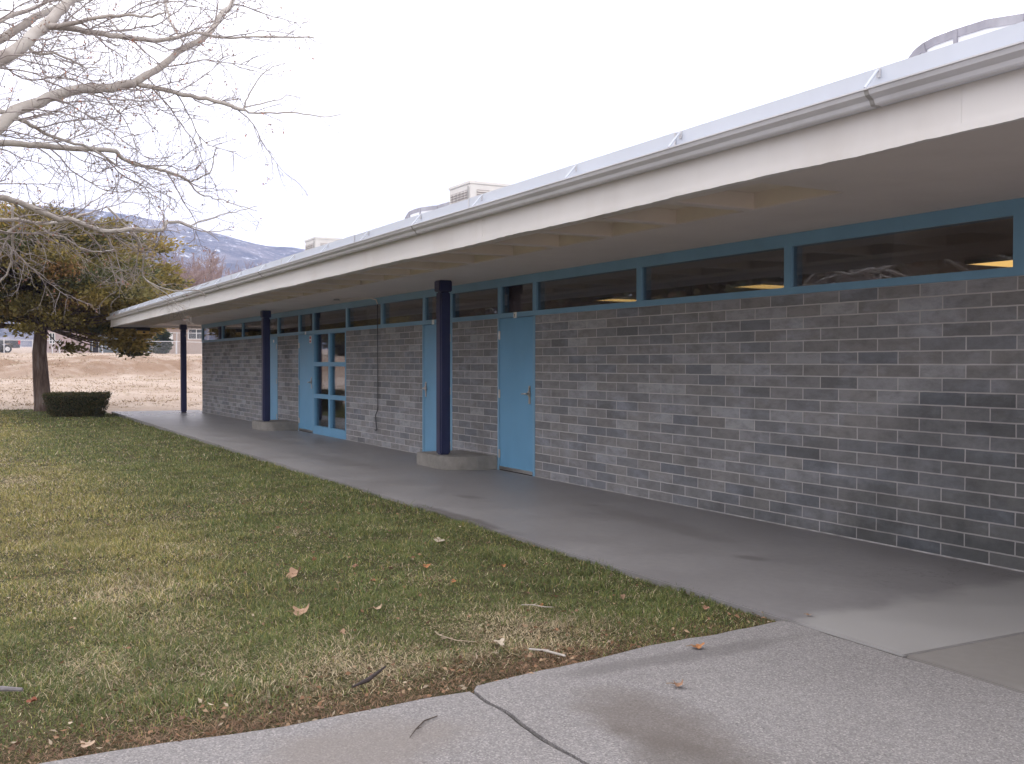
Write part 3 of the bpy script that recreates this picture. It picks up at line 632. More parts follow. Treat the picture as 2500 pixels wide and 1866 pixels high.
def grow(p, d, ln, r, lvl, drop):
    n = max(3, int(ln/.075)) if lvl < 3 else 2
    pts = [p]; d = d.normalized()
    for i in range(n):
        f = i/n; d = (d+Vector(rng.normal(0, .17 if lvl < 3 else .3, 3))+Vector((0, 0, -drop*(1-f)+.10*f))).normalized(); pts.append(pts[-1]+d*(ln/n))
    tw.tube([q-rel for q in pts], [max(.0014, r*(1-.68*i/n)) for i in range(n+1)], 4 if lvl < 2 else 3, False)
    if lvl < 3:
        m = {0: int(ln/.085), 1: int(ln/.06), 2: int(ln/.05)}[lvl]
        for q in range(m):
            f = (q+rng.uniform(.3, 1))/m
            if f < .12: continue
            i = min(int(f*n), n-1); pp = pts[i].lerp(pts[i+1], f*n-i); td = (pts[i+1]-pts[i]).normalized()
            sd_ = Vector(rng.normal(0, 1, 3)); sd_ = (sd_-td*sd_.dot(td)).normalized()
            dd = td*rng.uniform(.4, 1.1)+sd_*rng.uniform(.5, 1)+Vector((0, 0, .12))
            if lvl == 0: grow(pp, dd, ln*rng.uniform(.2, .5)*(1.1-f*.5), r*.55, 1, .05)
            elif lvl == 1 and rng.random() < .8: grow(pp, dd, rng.uniform(.05, .14), r*.6, 2, 0)
            elif lvl == 2 and rng.random() < .55: grow(pp, dd, rng.uniform(.012, .03), max(.0022, r*.9), 3, 0)
    if lvl >= 1 and rng.random() < .10: budP.append(pts[-1]-rel); budD.append(d)
for Q, RR in paths:
    L_ = sum((Q[i+1]-Q[i]).length for i in range(len(Q)-1)); s = 0; nxt = .12; thick = RR[0] > .02
    for i in range(len(Q)-1):
        sg = (Q[i+1]-Q[i]).length; s += sg
        v = Q[i]-CAM; dep = v.dot(fw); px = 1250+F*v.dot(rt)/dep
        if s > nxt and px > -420 and RR[i] < .09:
            nxt = s+rng.uniform(.075, .18)*(1 if px < 420 else 1.35); td = (Q[i+1]-Q[i]).normalized()
            sd_ = Vector(rng.normal(0, 1, 3)); sd_ = (sd_-td*sd_.dot(td)).normalized(); toR = rt*.45+Vector((0, 0, -.12))
            fade = 1-.55*min(1, max(0, (px-250)/550))
            if RR[-1] < .010 and not thick: fade *= .45
            grow(Q[i], td*.75+sd_*.8+toR*.6, rng.uniform(.45, 1.35)*fade, min(.0070, RR[i]*.45), 0, .06)
tw.build('twigs', M['twig'], SY)
n = len(budP); bp = np.repeat(np.array(budP), 3, 0)+rng.normal(0, .012, (n*3, 3)); bd = np.repeat(np.array(budD), 3, 0)+rng.normal(0, .8, (n*3, 3))
leaf_cards('dead_leaves', bp, bd, rng.uniform(.015, .036, n*3), rng.uniform(.004, .010, n*3), pick([(.42, .20, .14), (.34, .24, .18), (.28, .19, .16)], [3, 2, 2], n*3), M['tint_dry'], SY)

# evergreen juniper behind the lawn
def evergreen(name, label, loc, prof, zlo, ztop, clumps, seed, trunk_r, trunk_pts, cols, wts, group=None, spray=(.16, .34), per=115, rot=0, extra=(), cs=1.):
    global rng
    keep = rng; rng = np.random.default_rng(seed)
    T = thing(name, label, 'tree', loc, rot, group)
    tr = MB().tube(trunk_pts, np.interp(np.linspace(0, 1, len(trunk_pts)), [0, .08, .2, .6, 1], [trunk_r*1.3, trunk_r*1.05, trunk_r, trunk_r*.7, trunk_r*.12]), 12)
    P = []; D = []; C = []; lm = MB(); tv = [Vector(p) for p in trunk_pts]
    for i in range(clumps+len(extra)):
        z = zlo+(ztop-zlo)*rng.beta(1.25, 1.5)*1.; rmax = float(np.interp(z, prof[0], prof[1])); an = rng.uniform(0, 2*math.pi)
        lob = .78+.22*math.sin(an*3+z*2.1+seed)+.12*math.sin(an*5-z*3.3); z += (.35*math.sin(an*4+seed)+rng.normal(0, .18))*max(0, 1-(z-zlo)/1.2)
        rr = rmax*lob*rng.uniform(.10, 1.0)**.5; c = np.array([math.cos(an)*rr, math.sin(an)*rr, z+rng.normal(0, .15)])
        if i >= clumps: c = np.array(extra[i-clumps]); z = c[2]; rr = math.hypot(c[0], c[1])
        zt = np.clip(z-rr*.30+.3, max(trunk_pts[2][2], zlo-.25), trunk_pts[-1][2]-.1)
        j = max(0, sum(1 for p in tv if p.z < zt)-1); j = min(j, len(tv)-2); tq = tv[j].lerp(tv[j+1], min(1, max(0, (zt-tv[j].z)/max(.01, tv[j+1].z-tv[j].z))))
        cv = Vector(c); midp = tq.lerp(cv, .55)+Vector((0, 0, -.12*rr*.3)); lm.tube([tq, midp, cv], [.022+.016*rr*.5, .018, .006], 5, False)
        out = c-np.array([0, 0, z]); out = out/(np.linalg.norm(out)+1e-6)
        n = int(per*rng.uniform(.5, 1.4)); sz = cs*rng.uniform(.28, .58)*(.6 if i >= clumps else 1)
        q = rng.normal(0, 1, (n, 3))*np.array([sz, sz, sz*.42])*.62; q += out*np.abs(rng.normal(0, .25*cs, (n, 1)))
        P.append(c+q); D.append(out*.55+np.array([0, 0, .30])+q*.5/sz+rng.normal(0, .45, (n, 3)))
        base = np.array(cols[rng.choice(len(cols), p=np.array(wts)/sum(wts))]); C.append(base*rng.uniform(.65, 1.3, (n, 1)))
    P = np.concatenate(P); D = np.concatenate(D); C = np.concatenate(C)
    tr.build('trunk', M['jbark'], T, smooth=True); lm.build('branches', M['jbark'], T, smooth=True)
    leaf_cards('crown', P, D, rng.uniform(*spray, len(P)), rng.uniform(.15, .27, len(P))*spray[1]*.8, C, M['tint'], T)
    rng = keep; return T
M['jbark'] = m_bark('juniper_bark', (.055, .035, .028), (.15, .105, .085), (.26, .225, .205), (13, 13, 1.3))
hang = [(rt.x*u+rng.normal(0, .12), rt.y*u+rng.normal(0, .12), z) for u, z in [(1.5, 2.7), (1.8, 2.55), (2.1, 2.45), (2.3, 2.2), (2.5, 2.0), (2.6, 1.85), (2.75, 2.15), (2.9, 2.1), (2.4, 2.6), (3.0, 2.4), (2.05, 2.15), (-1.8, 2.9), (-2.3, 2.75), (1.1, 2.6), (.85, 2.0), (3.3, 2.6)]]
evergreen('juniper_tree', 'broad olive green juniper with a stout bare trunk behind the clipped bush', (-24.15, -4.0, -.12),
  ([2.5, 3.0, 3.4, 3.9, 4.4, 4.9, 5.3, 5.8, 6.3], [3.2, 4.0, 4.5, 4.7, 4.5, 3.9, 3.1, 1.8, .5]), 2.95, 6.1, 420, 5, .25,
  [(.05, .05, -.1), (.0, 0, .3), (-.03, -.05, 1.1), (-.1, -.08, 1.9), (.0, -.02, 2.8), (.05, .1, 3.8), (0, .1, 4.9), (0, 0, 6.2)],
  [(.20, .170, .060), (.28, .225, .07), (.35, .265, .085), (.11, .115, .048), (.32, .19, .08)], [4, 4, 3, 2.5, .4], None, (.09, .21), 230, extra=hang)

# the trees across the lawn, which the windows mirror
Pn = []; Cn = []
for (x, y, h, w_) in [(0, -37, 10, 4.5), (-11, -39, 12, 5), (-22, -36, 10, 4.5), (-33, -38, 13, 5.5), (-44, -37, 11, 5), (-55, -34, 12, 5), (-66, -31, 11, 5), (-78, -27, 12, 5.5)]:
    n = 5200; z = rng.beta(1.5, 1.7, n)*h+.3; rr = w_*np.sin(np.clip(z/h, 0, 1)*2.6+.35)*np.sqrt(rng.uniform(.05, 1, n))*(.75+.4*vnoise(z*1.4, z*0+x, 3)); an = rng.uniform(0, 6.283, n)
    Pn.append(np.stack([x+np.cos(an)*rr, y+np.sin(an)*rr, z], 1)); Cn.append(pick([(.05, .055, .022), (.085, .07, .03), (.11, .065, .035)], [3, 2, 1.2], n))
P = np.concatenate(Pn); n = len(P)
o = leaf_cards('tree_line', P, rng.normal(0, 1, (n, 3))+np.array([0, 0, .4]), rng.uniform(.5, 1.0, n), rng.uniform(.2, .38, n), np.concatenate(Cn), M['tint'], None); tag(o, 'dark tree line across the lawn, mirrored in the windows', kind='stuff')

# clipped bush in front of it
T = thing('clipped_bush', 'low dark bush clipped into a flat topped box beside the walkway end', 'bush', (-20.1, -3.40, -.1), R(68))
n = 15000; u = rng.uniform(-1, 1, (n, 3)); face = rng.choice(4, n, p=[.3, .3, .15, .25]); hz = rng.uniform(0, 1, n)
wx = .60+.16*hz; wy = .36+.14*hz
X = u[:, 0]*wx; Y = u[:, 1]*wy; Zq = hz*.66
Y = np.where(face == 0, -wy, np.where(face == 1, wy, Y)); X = np.where(face == 2, np.sign(u[:, 0])*wx, X); top = face == 3
Zq = np.where(top, .66, Zq); X = np.where(top, u[:, 0]*.76, X); Y = np.where(top, u[:, 1]*.50, Y)
P = np.stack([X, Y, Zq], 1)+rng.normal(0, .022, (n, 3)); P[:, 2] += (fbm(P[:, 0]*4, P[:, 1]*4, 3, 3)-.5)*.07*(P[:, 2] > .5)
P = P[(fbm(P[:, 0]*5+9, P[:, 2]*5, 3, 77) > .30) | (rng.random(n) < .4)]; n = len(P)
leaf_cards('foliage', P, P*np.array([1, 1.5, .6])+np.array([0, 0, .2])+rng.normal(0, .5, (n, 3)), rng.uniform(.025, .06, n), rng.uniform(.008, .016, n), pick([(.075, .08, .036), (.10, .098, .042), (.125, .105, .048), (.19, .115, .06)], [4, 3, 2.4, .9], n), M['tint'], T)
sm = MB()
for q in range(40):
    a, b = rng.uniform(-.6, .6), rng.uniform(-.3, .3); sm.tube([(a*.4, b*.4, 0), (a*.8, b*.8, .3), (a*1.1, b*1.1, .6)], [.016, .011, .005], 5, False)
sm.build('stems', M['jbark'], T)
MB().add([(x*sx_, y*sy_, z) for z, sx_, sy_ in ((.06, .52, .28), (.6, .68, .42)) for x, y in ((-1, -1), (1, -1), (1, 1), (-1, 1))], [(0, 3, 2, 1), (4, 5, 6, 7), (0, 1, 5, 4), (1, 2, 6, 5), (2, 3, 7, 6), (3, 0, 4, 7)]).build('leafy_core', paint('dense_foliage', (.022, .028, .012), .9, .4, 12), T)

# ------------------------------------------------------------------ beyond the field: fences, houses, truck, trees
def gzf(x, y): return float(gz(np.array([x]), np.array([y]))[0])
def far(px, X):                          # ground place seen at photo column px on the plane X
    v = at(px, 880, 1)-CAM; t = (X-CAM.x)/v.x; y = CAM.y+v.y*t; return Vector((X, y, gzf(X, y)))
M['chain'] = None
k = NM('chain_link', .5, .4); x_, y_, z_ = k.xyz()
u1 = k.math('FRACT', k.math('MULTIPLY', k.math('ADD', y_, z_), 9)); u2 = k.math('FRACT', k.math('MULTIPLY', k.math('SUBTRACT', y_, z_), 9))
wire = k.math('MAXIMUM', k.math('LESS_THAN', u1, .07), k.math('LESS_THAN', u2, .07))
k.base((.45, .46, .48)); k.l(wire, k.p.inputs['Alpha']); M['chain'] = k.m
M['rail'] = paint('galvanised_rail', (.62, .63, .66), .4, .05)
def chain_fence(label, pxs, X, h, group='chain link fences beyond the field'):
    p = [far(q, X) for q in pxs]; T = thing('chain_link_fence', label, 'fence', p[0], 0, group); o = p[0]
    for q in p: MB().tube([q-o+Vector((0, 0, -.1)), q-o+Vector((0, 0, h+.05))], .04, 8).build('fence_post', M['rail'], T)
    MB().tube([q-o+Vector((0, 0, h)) for q in p], .03, 6).build('top_rail', M['rail'], T)
    m = MB()
    for i in range(len(p)-1): a, b = p[i]-o, p[i+1]-o; m.add([a+Vector((0, 0, .03)), b+Vector((0, 0, .03)), b+Vector((0, 0, h)), a+Vector((0, 0, h))], [(0, 1, 2, 3)])
    m.build('mesh_panel', M['chain'], T)
chain_fence('low chain link fence in front of the dark pickup truck', [-230, -150, -70, 10, 80, 128, 146], -86, 1.12)
chain_fence('low chain link fence in front of the tan house', [305, 362, 430, 494, 560, 640], -85, 1.12)
chain_fence('taller chain link fence in front of the round evergreen and the tan house', [386, 432, 500, 580], -88, 1.95)
p = far(250, -84); T = thing('bollard', 'single white post standing in front of the driveway of the grey blue house', 'post', p)
MB().tube([(0, 0, -.1), (0, 0, 1.0)], .05, 8).tube([(0, 0, .98), (0, 0, 1.06)], .065, 8).build('pipe', M['rail'], T)

M['pink'] = paint('pink_stucco', (.40, .32, .32), .9, .06, .6); M['bluegrey'] = paint('blue_grey_siding', (.24, .29, .33), .8, .08, .6)
M['tan'] = paint('tan_stucco', (.40, .315, .27), .9, .06, .5); M['shingle'] = paint('brown_shingle', (.16, .12, .10), .9, .15, 1.5)
M['farglass'] = paint('dark_far_glass', (.03, .033, .04), .15, .1, 1, spec=.6); M['trim'] = paint('white_trim', (.7, .7, .7), .5, .03); M['wood'] = paint('brown_wood', (.22, .14, .09), .8, .1)
def gable(m, y0, y1, x0, x1, z0, z1, ov=.5):   # ridge along y
    xm = (x0+x1)/2; m.add([(x0-ov, y0-ov, z0), (x1+ov, y0-ov, z0), (x1+ov, y1+ov, z0), (x0-ov, y1+ov, z0), (xm, y0-ov, z1), (xm, y1+ov, z1)], [(0, 3, 2, 1), (1, 2, 5, 4), (3, 0, 4, 5), (0, 1, 4), (2, 3, 5)]); return m
def house(label, pl, pr, X, depth, wallmat, parts_):
    a, b = far(pl, X), far(pr, X); z0 = min(a.z, b.z)-.15; o = Vector((X, a.y, z0)); W = b.y-a.y
    T = thing('house', label, 'house', o, 0, 'houses beyond the field')
    MB().box(-depth, 0, 0, W, 0, 2.75).build('wall', wallmat, T)
    gable(MB(), 0, W, -depth, 0, 2.74, 4.4).build('roof', M['shingle'], T)
    def Y(px): return (far(px, X).y-a.y)
    parts_(T, Y); return T
def win(T, y0, y1, z0, z1, nm='window', mat=None, panes=2):
    f = MB().box(0, .05, y0, y1, z0, z0+.07).box(0, .05, y0, y1, z1-.07, z1).box(0, .05, y0, y0+.07, z0+.07, z1-.07).box(0, .05, y1-.07, y1, z0+.07, z1-.07)
    for q in range(1, panes): ym = y0+(y1-y0)*q/panes; f.box(0, .045, ym-.03, ym+.03, z0+.07, z1-.07)
    f = f.build(nm, M['trim'], T); MB().box(-.02, .02, y0+.07, y1-.07, z0+.07, z1-.07).build('pane', mat or M['farglass'], f)
def h1(T, Y):
    win(T, Y(120), Y(135), 1.0, 2.1)
def h2(T, Y):
    win(T, Y(261), Y(273), .5, 1.9, 'window', None, 1)
    win(T, Y(225), Y(242), .02, 2.1, 'garage_door', paint('shaded_door', (.05, .05, .055), .6), 1)
    MB().box(0, .05, Y(337), Y(356), .02, 2.15).build('door', paint('dark_blue_door', (.06, .065, .10), .5), T)
    for q in (332, 300): MB().box(1.5, 1.66, Y(q), Y(q)+.16, .0, 2.7).build('porch_post', M['wood'], T)
    MB().box(.0, 1.8, Y(285), Y(365), 2.70, 2.84).build('porch_roof', M['shingle'], T)
    MB().box(-.01, .03, Y(368), Y(392), .3, 2.4).build('shutter_panel', paint('slate_blue_panel', (.20, .30, .42), .6), T)
def h3(T, Y):
    win(T, Y(459), Y(500), 1.55, 2.6)
    MB().box(0, .05, Y(412), Y(422), 1.0, 2.1).build('white_board', M['trim'], T)
    win(T, Y(540), Y(580), 1.0, 2.4)
house('pale pink stucco house behind the juniper trunk', 100, 220, -99, 8, M['pink'], h1)
house('blue grey house with a porch seen under the juniper branches', 222, 400, -104, 9, M['bluegrey'], h2)
house('tan stucco house seen between the far navy post and the block wall', 408, 620, -93, 9, M['tan'], h3)

# pickup truck, seen from its rear corner
c = far(46, -90); T = thing('pickup_truck', 'dark blue pickup truck with a red tail light parked behind the fence', 'pickup truck', (c.x-1.2, c.y-2.75, c.z), R(-90+12))
M['car'] = paint('dark_blue_car_paint', (.022, .027, .04), .28, .1, 2, spec=.6); M['tyre'] = paint('tyre_rubber', (.02, .02, .022), .85); M['chrome'] = paint('chrome', (.6, .6, .62), .2, .05, metal=1)
# local x forward, y left
MB().extrude_x([], 0, 0) if False else None
side = [(-2.75, .50), (-2.75, 1.18), (-.55, 1.2), (-.45, 1.72), (-.15, 1.86), (.75, 1.86), (1.35, 1.22), (2.55, 1.10), (2.72, .85), (2.72, .5), (2.25, .45), (2.1, .75), (1.85, .86), (1.5, .86), (1.25, .75), (1.1, .45), (-1.15, .45), (-1.3, .75), (-1.55, .86), (-1.9, .86), (-2.15, .75), (-2.3, .45)]
m = MB(); nS = len(side); m.add([(x, -.95, z) for x, z in side]+[(x, .95, z) for x, z in side], [tuple(range(nS)), tuple(range(2*nS-1, nS-1, -1))]+[(i, (i+1) % nS, nS+(i+1) % nS, nS+i)[::-1] for i in range(nS)])
bm = bmesh.new(); me = bpy.data.meshes.new('t'); me.from_pydata(m.v, [], m.f); bm.from_mesh(me); bmesh.ops.triangulate(bm, faces=[f for f in bm.faces if len(f.verts) > 4]); bmesh.ops.recalc_face_normals(bm, faces=bm.faces)
me2 = bpy.data.meshes.new('body'); bm.to_mesh(me2); bm.free(); me2.materials.append(M['car']); bo = bpy.data.objects.new('body', me2); col.objects.link(bo); bo.parent = T
for s in (-1, 1):
    MB().add([(-.38, s*.955, 1.25), (1.15, s*.955, 1.25), (.7, s*.955, 1.76), (-.2, s*.955, 1.76)], [(0, 1, 2, 3)]).build('side_window', M['farglass'], T)
    MB().box(-2.78, -2.60, s*.90-.07, s*.90+.07, .78, 1.12).build('tail_light', paint('tail_light_red', (.55, .03, .035), .25), T)
    for wx_ in (-1.72, 1.68):
        wq = MB().tube([(wx_, s*.74, .36), (wx_, s*.97, .36)], .36, 20).build('wheel', M['tyre'], T); MB().tube([(wx_, s*.965, .36), (wx_, s*.985, .36)], .20, 14).build('rim', M['chrome'], wq)
MB().box(-2.765, -2.751, -.78, .78, .62, 1.14).build('tailgate', M['car'], T); MB().box(-2.90, -2.76, -.93, .93, .45, .60).build('rear_bumper', M['chrome'], T); MB().box(-2.775, -2.766, -.16, .16, .80, .92).build('licence_plate', M['plate'], T)
MB().add([(.76, -.8, 1.82), (.76, .8, 1.82), (1.32, .85, 1.26), (1.32, -.85, 1.26)], [(0, 1, 2, 3)]).build('windscreen', M['farglass'], T)

evergreen('rounded_evergreen', 'dark green rounded evergreen clipped like a tall egg in front of the tan house', far(396, -87), ([0, .2, .8, 1.4, 1.9, 2.25], [.40, .52, .62, .58, .40, .1]), .15, 2.15, 150, 8, .07,
  [(0, 0, -.1), (0, 0, .3), (0, 0, .8), (0, 0, 2.0)], [(.05, .07, .036), (.07, .09, .045)], [1, 1], None, (.14, .24), 90, cs=.35)
# bare winter trees in a row behind the houses
M['far_twig'] = m_bark('far_twig_bark', (.22, .15, .14), (.30, .22, .20), (.38, .30, .28), (3, 3, 3))
def bare_tree(name, h, seed):
    global rng
    keep = rng; rng = np.random.default_rng(seed)
    T = thing(name, 'leafless pinkish winter tree in the row behind the far end of the roof', 'tree', (0, 0, 0), 0, 'bare trees behind the houses')
    MB().tube([(0, 0, -.2), (.05, 0, h*.15), (0, .05, h*.35), (0, 0, h*.8)], [.2, .16, .12, .02], 7).build('trunk', M['far_twig'], T)
    m = MB()
    def g(p, d, ln, r, lv):
        pts = [p]
        for i in range(4): d = (d+Vector(rng.normal(0, .16, 3))+Vector((0, 0, .06))).normalized(); pts.append(pts[-1]+d*ln/4)
        m.tube(pts, [max(.022, r*(1-.16*i)) for i in range(5)], 4 if lv < 2 else 3, False)
        if lv < 3:
            for q in range((8, 8, 7)[lv]):
                f = rng.uniform(.2, 1)*4; i = min(3, int(f)); pp = pts[i].lerp(pts[i+1], f-i); dd = d*.7+Vector(rng.normal(0, .6, 3))+Vector((0, 0, .3)); g(pp, dd.normalized(), ln*rng.uniform(.35, .6), r*.5, lv+1)
    for q in range(9):
        a = q*2.4; g(Vector((0, 0, h*rng.uniform(.2, .5))), Vector((math.cos(a)*.7, math.sin(a)*.7, .8)), h*rng.uniform(.32, .5), .07, 0)
    m.build('crown', M['far_twig'], T); rng = keep; return T
t0 = bare_tree('bare_tree', 12.5, 3); t1 = bare_tree('bare_tree', 10.5, 4); t0.location = far(425, -118); t1.location = far(470, -125)
for q, (px, X, s, z) in enumerate([(505, -132, 1.0, 1), (545, -140, .95, 2), (590, -150, 1.05, 3), (635, -160, .9, 4), (385, -135, .9, 5), (350, -128, .95, 6), (520, -170, 1.15, 2.2), (455, -165, 1.1, .4), (575, -185, 1.2, 5.2), (-60, -130, 1, 3.3)]):
    c = copy_tree((t0, t1)[q % 2]); c.location = far(px, X); c.scale = (s, s, s); c.rotation_euler = (0, 0, z)
# green sign on a tall pole far off
p = far(386, -112); T = thing('street_sign', 'small green sign on a thin pole showing just above the far roof edge', 'sign', p)
MB().tube([(0, 0, -.2), (0, 0, 7.0-p.z+1.9)], .06, 8).build('pole', M['rail'], T); MB().box(.07, .10, -.55, -.05, 7.4-p.z+.35, 8.2-p.z+.35).build('panel', paint('sign_green', (.02, .30, .17), .5), T); MB().box(.07, .10, .0, .16, 7.6-p.z+.35, 8.2-p.z+.35).build('white_panel', M['trim'], T)

# ------------------------------------------------------------------ grass and litter
def ground_pts(dens, dmin, dmax, fov=7):
    half = math.atan(1250/F)+R(fov); n0 = int(dens*(dmax**2-dmin**2)*half); d = np.sqrt(rng.uniform(dmin**2, dmax**2, n0)); th = math.pi-YAW+rng.uniform(-half, half, n0)
    X = CAM.x+np.cos(th)*d; Y = CAM.y+np.sin(th)*d
    k_ = (Y < YW+.03+(fbm(X*2.2, X*0+1, 4, 12)-.5)*.12) & (Y > -25.5) & (X > -25.6) & (X < edge_x(Y)+.01); return X[k_], Y[k_]
VB = []; FB = []; CB = []; nb = 0
GREEN = np.array([[.122, .158, .048], [.150, .180, .055], [.182, .195, .066], [.105, .145, .058]]); STRAW = np.array([[.50, .41, .26], [.40, .31, .195], [.58, .49, .34]]); YEL = np.array([[.28, .25, .080], [.36, .31, .11]]); BRN = np.array([[.23, .14, .09], [.17, .115, .075], [.30, .19, .115]])
for dens, d0, d1, wmul, lmul in ((15000, 3.3, 6.5, .85, .9), (7500, 6.5, 10, 1.1, 1), (3300, 10, 16, 1.6, 1.1), (1100, 16, 26, 2.6, 1.2), (420, 26, 42, 4.2, 1.3)):
    X, Y = ground_pts(dens, d0, d1); n = len(X)
    # kinds of patch: dead straw spots, a yellow band out on the open lawn, brown duff along the pavement
    dist_e = edge_x(Y)-X; n1 = fbm(X*.55, Y*.75, 4, 71); n2 = fbm(X*1.9, Y*1.9, 3, 72); n3 = fbm(X*.25, Y*.35, 3, 73)
    spot = np.zeros(n)
    for sx_, sy_, ra, rb, am in ((6.28, -3.75, .62, .42, 1), (6.5, -4.72, .52, .50, 1), (6.05, -5.35, .5, .3, .45), (5.2, -5.4, .7, .3, .4), (4.3, -5.5, .6, .4, .4), (6.6, -4.2, .3, .3, .7), (-3.0, -5.75, .7, .3, .7), (2.46, -3.85, .3, .12, .8), (5.9, -5.9, .5, .3, .45)):
        spot = np.maximum(spot, am*np.exp(-(((X-sx_)/ra)**2+((Y-sy_)/rb)**2)*1.1))
    duff = np.exp(-(np.clip(dist_e, 0, 9)/.32)**1.6)*(.75+.6*n2)*(.35+.65*sstep(-3.1, -4.0, Y))
    open_ = sstep(-4.4, -5.7, Y+(n3-.5)*1.6)*sstep(5.6, 3.6, X+(n1-.5)*1.5)
    p_y = np.clip(.10+.62*open_*(.45+n1)+.2*(n1-.5), 0, .85); p_s = np.clip(.10+.75*spot+.45*np.clip(n2-.56, 0, 1)*2+.16*open_, 0, .95); p_b = np.clip(duff*1.25+.04, 0, .97)
    r_ = rng.random(n); kind = np.where(rng.random(n) < p_b, 3, np.where(r_ < p_s, 1, np.where(rng.random(n) < p_y, 2, 0)))
    keep = rng.random(n) < np.clip(1.05-.45*(n2 < .36)-.35*spot-.3*np.clip(duff, 0, 1), .2, 1); X, Y, kind, n2 = X[keep], Y[keep], kind[keep], n2[keep]; n = len(X); dist_e = dist_e[keep]; spot = spot[keep]
    cc = np.zeros((n, 3))
    for q, pal in enumerate((GREEN, STRAW, YEL, BRN)): s = kind == q; cc[s] = pal[rng.integers(0, len(pal), s.sum())]
    cc *= rng.uniform(.66, 1.34, (n, 1))*(.72+.62*fbm(X*4.5, Y*4.5, 3, 91))[:, None]
    tall = np.clip(fbm(X*3.2, Y*3.2, 3, 81)*1.8-.4, 0, 1.2); ln = rng.uniform(.022, .05, n)*lmul*(.45+1.1*tall); ln = np.where(kind == 1, ln*1.15, ln); ln = np.where(rng.random(n) < .01, ln*2.0, ln)
    wd = rng.uniform(.0011, .0024, n)*wmul; az = rng.uniform(0, 2*math.pi, n); tilt = rng.uniform(.25, 1.25, n); tilt = np.where((kind == 1) | (kind == 3), rng.uniform(.85, 1.5, n), tilt)
    gzv = lz(X, Y)+.004
    dx, dy = np.cos(az), np.sin(az); ax, ay = -dy, dx; hz = np.cos(tilt); hr = np.sin(tilt); bend = rng.uniform(.1, .5, n)
    P0 = np.stack([X, Y, gzv], 1); A = np.stack([ax, ay, 0*ax], 1)*wd[:, None]
    P1 = P0+np.stack([dx*hr*.5, dy*hr*.5, hz*.55], 1)*ln[:, None]; P2 = P0+np.stack([dx*(hr+bend*.4), dy*(hr+bend*.4), hz*(1-bend*.5)], 1)*ln[:, None]
    P1[:, 2] = np.maximum(P1[:, 2], gzv+.004); P2[:, 2] = np.maximum(P2[:, 2], gzv+.002)
    V = np.stack([P0-A, P0+A, P1+A*.8, P1-A*.8, P2], 1).reshape(-1, 3); i0 = np.arange(n)*5+nb
    FB.append(np.concatenate([np.stack([i0, i0+1, i0+2], 1), np.stack([i0, i0+2, i0+3], 1), np.stack([i0+3, i0+2, i0+4], 1)])); VB.append(V); CB.append(np.repeat(cc, 5, 0)); nb += n*5
o = np_mesh('grass', np.concatenate(VB), np.concatenate(FB), M['tint'], None, np.concatenate(CB)); tag(o, 'short winter turf of green, yellow and straw coloured blades', kind='stuff')
# crumbs of dead leaf too small to count, thickest along the pavement edge
X, Y = ground_pts(700, 3.3, 11); de = edge_x(Y)-X; kp = rng.random(len(X)) < np.clip(.035+np.exp(-(de/.33)**1.5)*.85*(.2+.8*sstep(-3.1, -4.0, Y)), 0, 1); X, Y = X[kp], Y[kp]; n = len(X)
D = rng.normal(0, 1, (n, 3)); D[:, 2] *= .25
o = leaf_cards('leaf_litter', np.stack([X, Y, lz(X, Y)+rng.uniform(.018, .034, n)], 1), D, rng.uniform(.012, .04, n), rng.uniform(.003, .010, n), pick([(.26, .15, .09), (.42, .34, .25), (.15, .09, .06), (.32, .22, .14)], [3, 1.1, 2.5, 2], n), M['tint_dry'], None); tag(o, 'crumbs of dead leaf and bark scattered in the grass', kind='stuff')
# dead leaves and sticks one can pick out
LEAFC = {}
def leaf_mat(c):
    c = tuple(q*.8 for q in c)
    if c not in LEAFC: LEAFC[c] = paint('dead_leaf_%d' % len(LEAFC), c, .7, .22, 40, spec=.2)
    return LEAFC[c]
def dead_leaf(label, x, y, size, colr, curl=.6, lobes=5, rz=0, tip=0., z=None, group=None, seed=0):
    rg = np.random.default_rng(seed+int(abs(x*1000))); nA, nR = 30, 5; V = []; Fq = []
    size *= .58
    for j in range(nR+1):
        for i in range(nA):
            a = 2*math.pi*i/nA; lob = .62+.38*abs(math.cos(a*lobes/2.))**.8; lob *= 1+.12*math.sin(a*3+1); rr = size*.5*lob*j/nR
            u = rr*math.cos(a); v = rr*math.sin(a)*.8; ph = u/size*curl*2.6; cr_ = size/(curl*2.6+.01)
            V.append((math.sin(ph)*cr_, v, (1-math.cos(ph))*cr_+.10*abs(v)*math.sin(a*lobes)+.02*size*math.sin(7*a+j)))
    for j in range(nR):
        for i in range(nA): p, q = j*nA+i, j*nA+(i+1) % nA; Fq.append((p, q, q+nA, p+nA))
    zg = (float(lz(np.array([x]), np.array([y]))[0])+.028) if z is None else z
    T = thing('dead_leaf', label, 'leaf', (x, y, zg), R(rz), group); T.rotation_euler = (R(tip), R(rg.uniform(-8, 8)), R(rz))
    m = MB(); m.add(V, Fq); m.build('blade', leaf_mat(colr), T, smooth=True)
    MB().tube([(-size*.1, 0, .004), (-size*.45, size*.03, size*.10), (-size*.75, size*.1, size*.06)], [.003, .002, .0015], 5).build('stalk', leaf_mat((.30, .20, .12)), T)
TAN = (.46, .30, .20); PALE = (.55, .47, .37); ORG = (.44, .20, .085); RED = (.28, .10, .06); PNK = (.40, .22, .15)
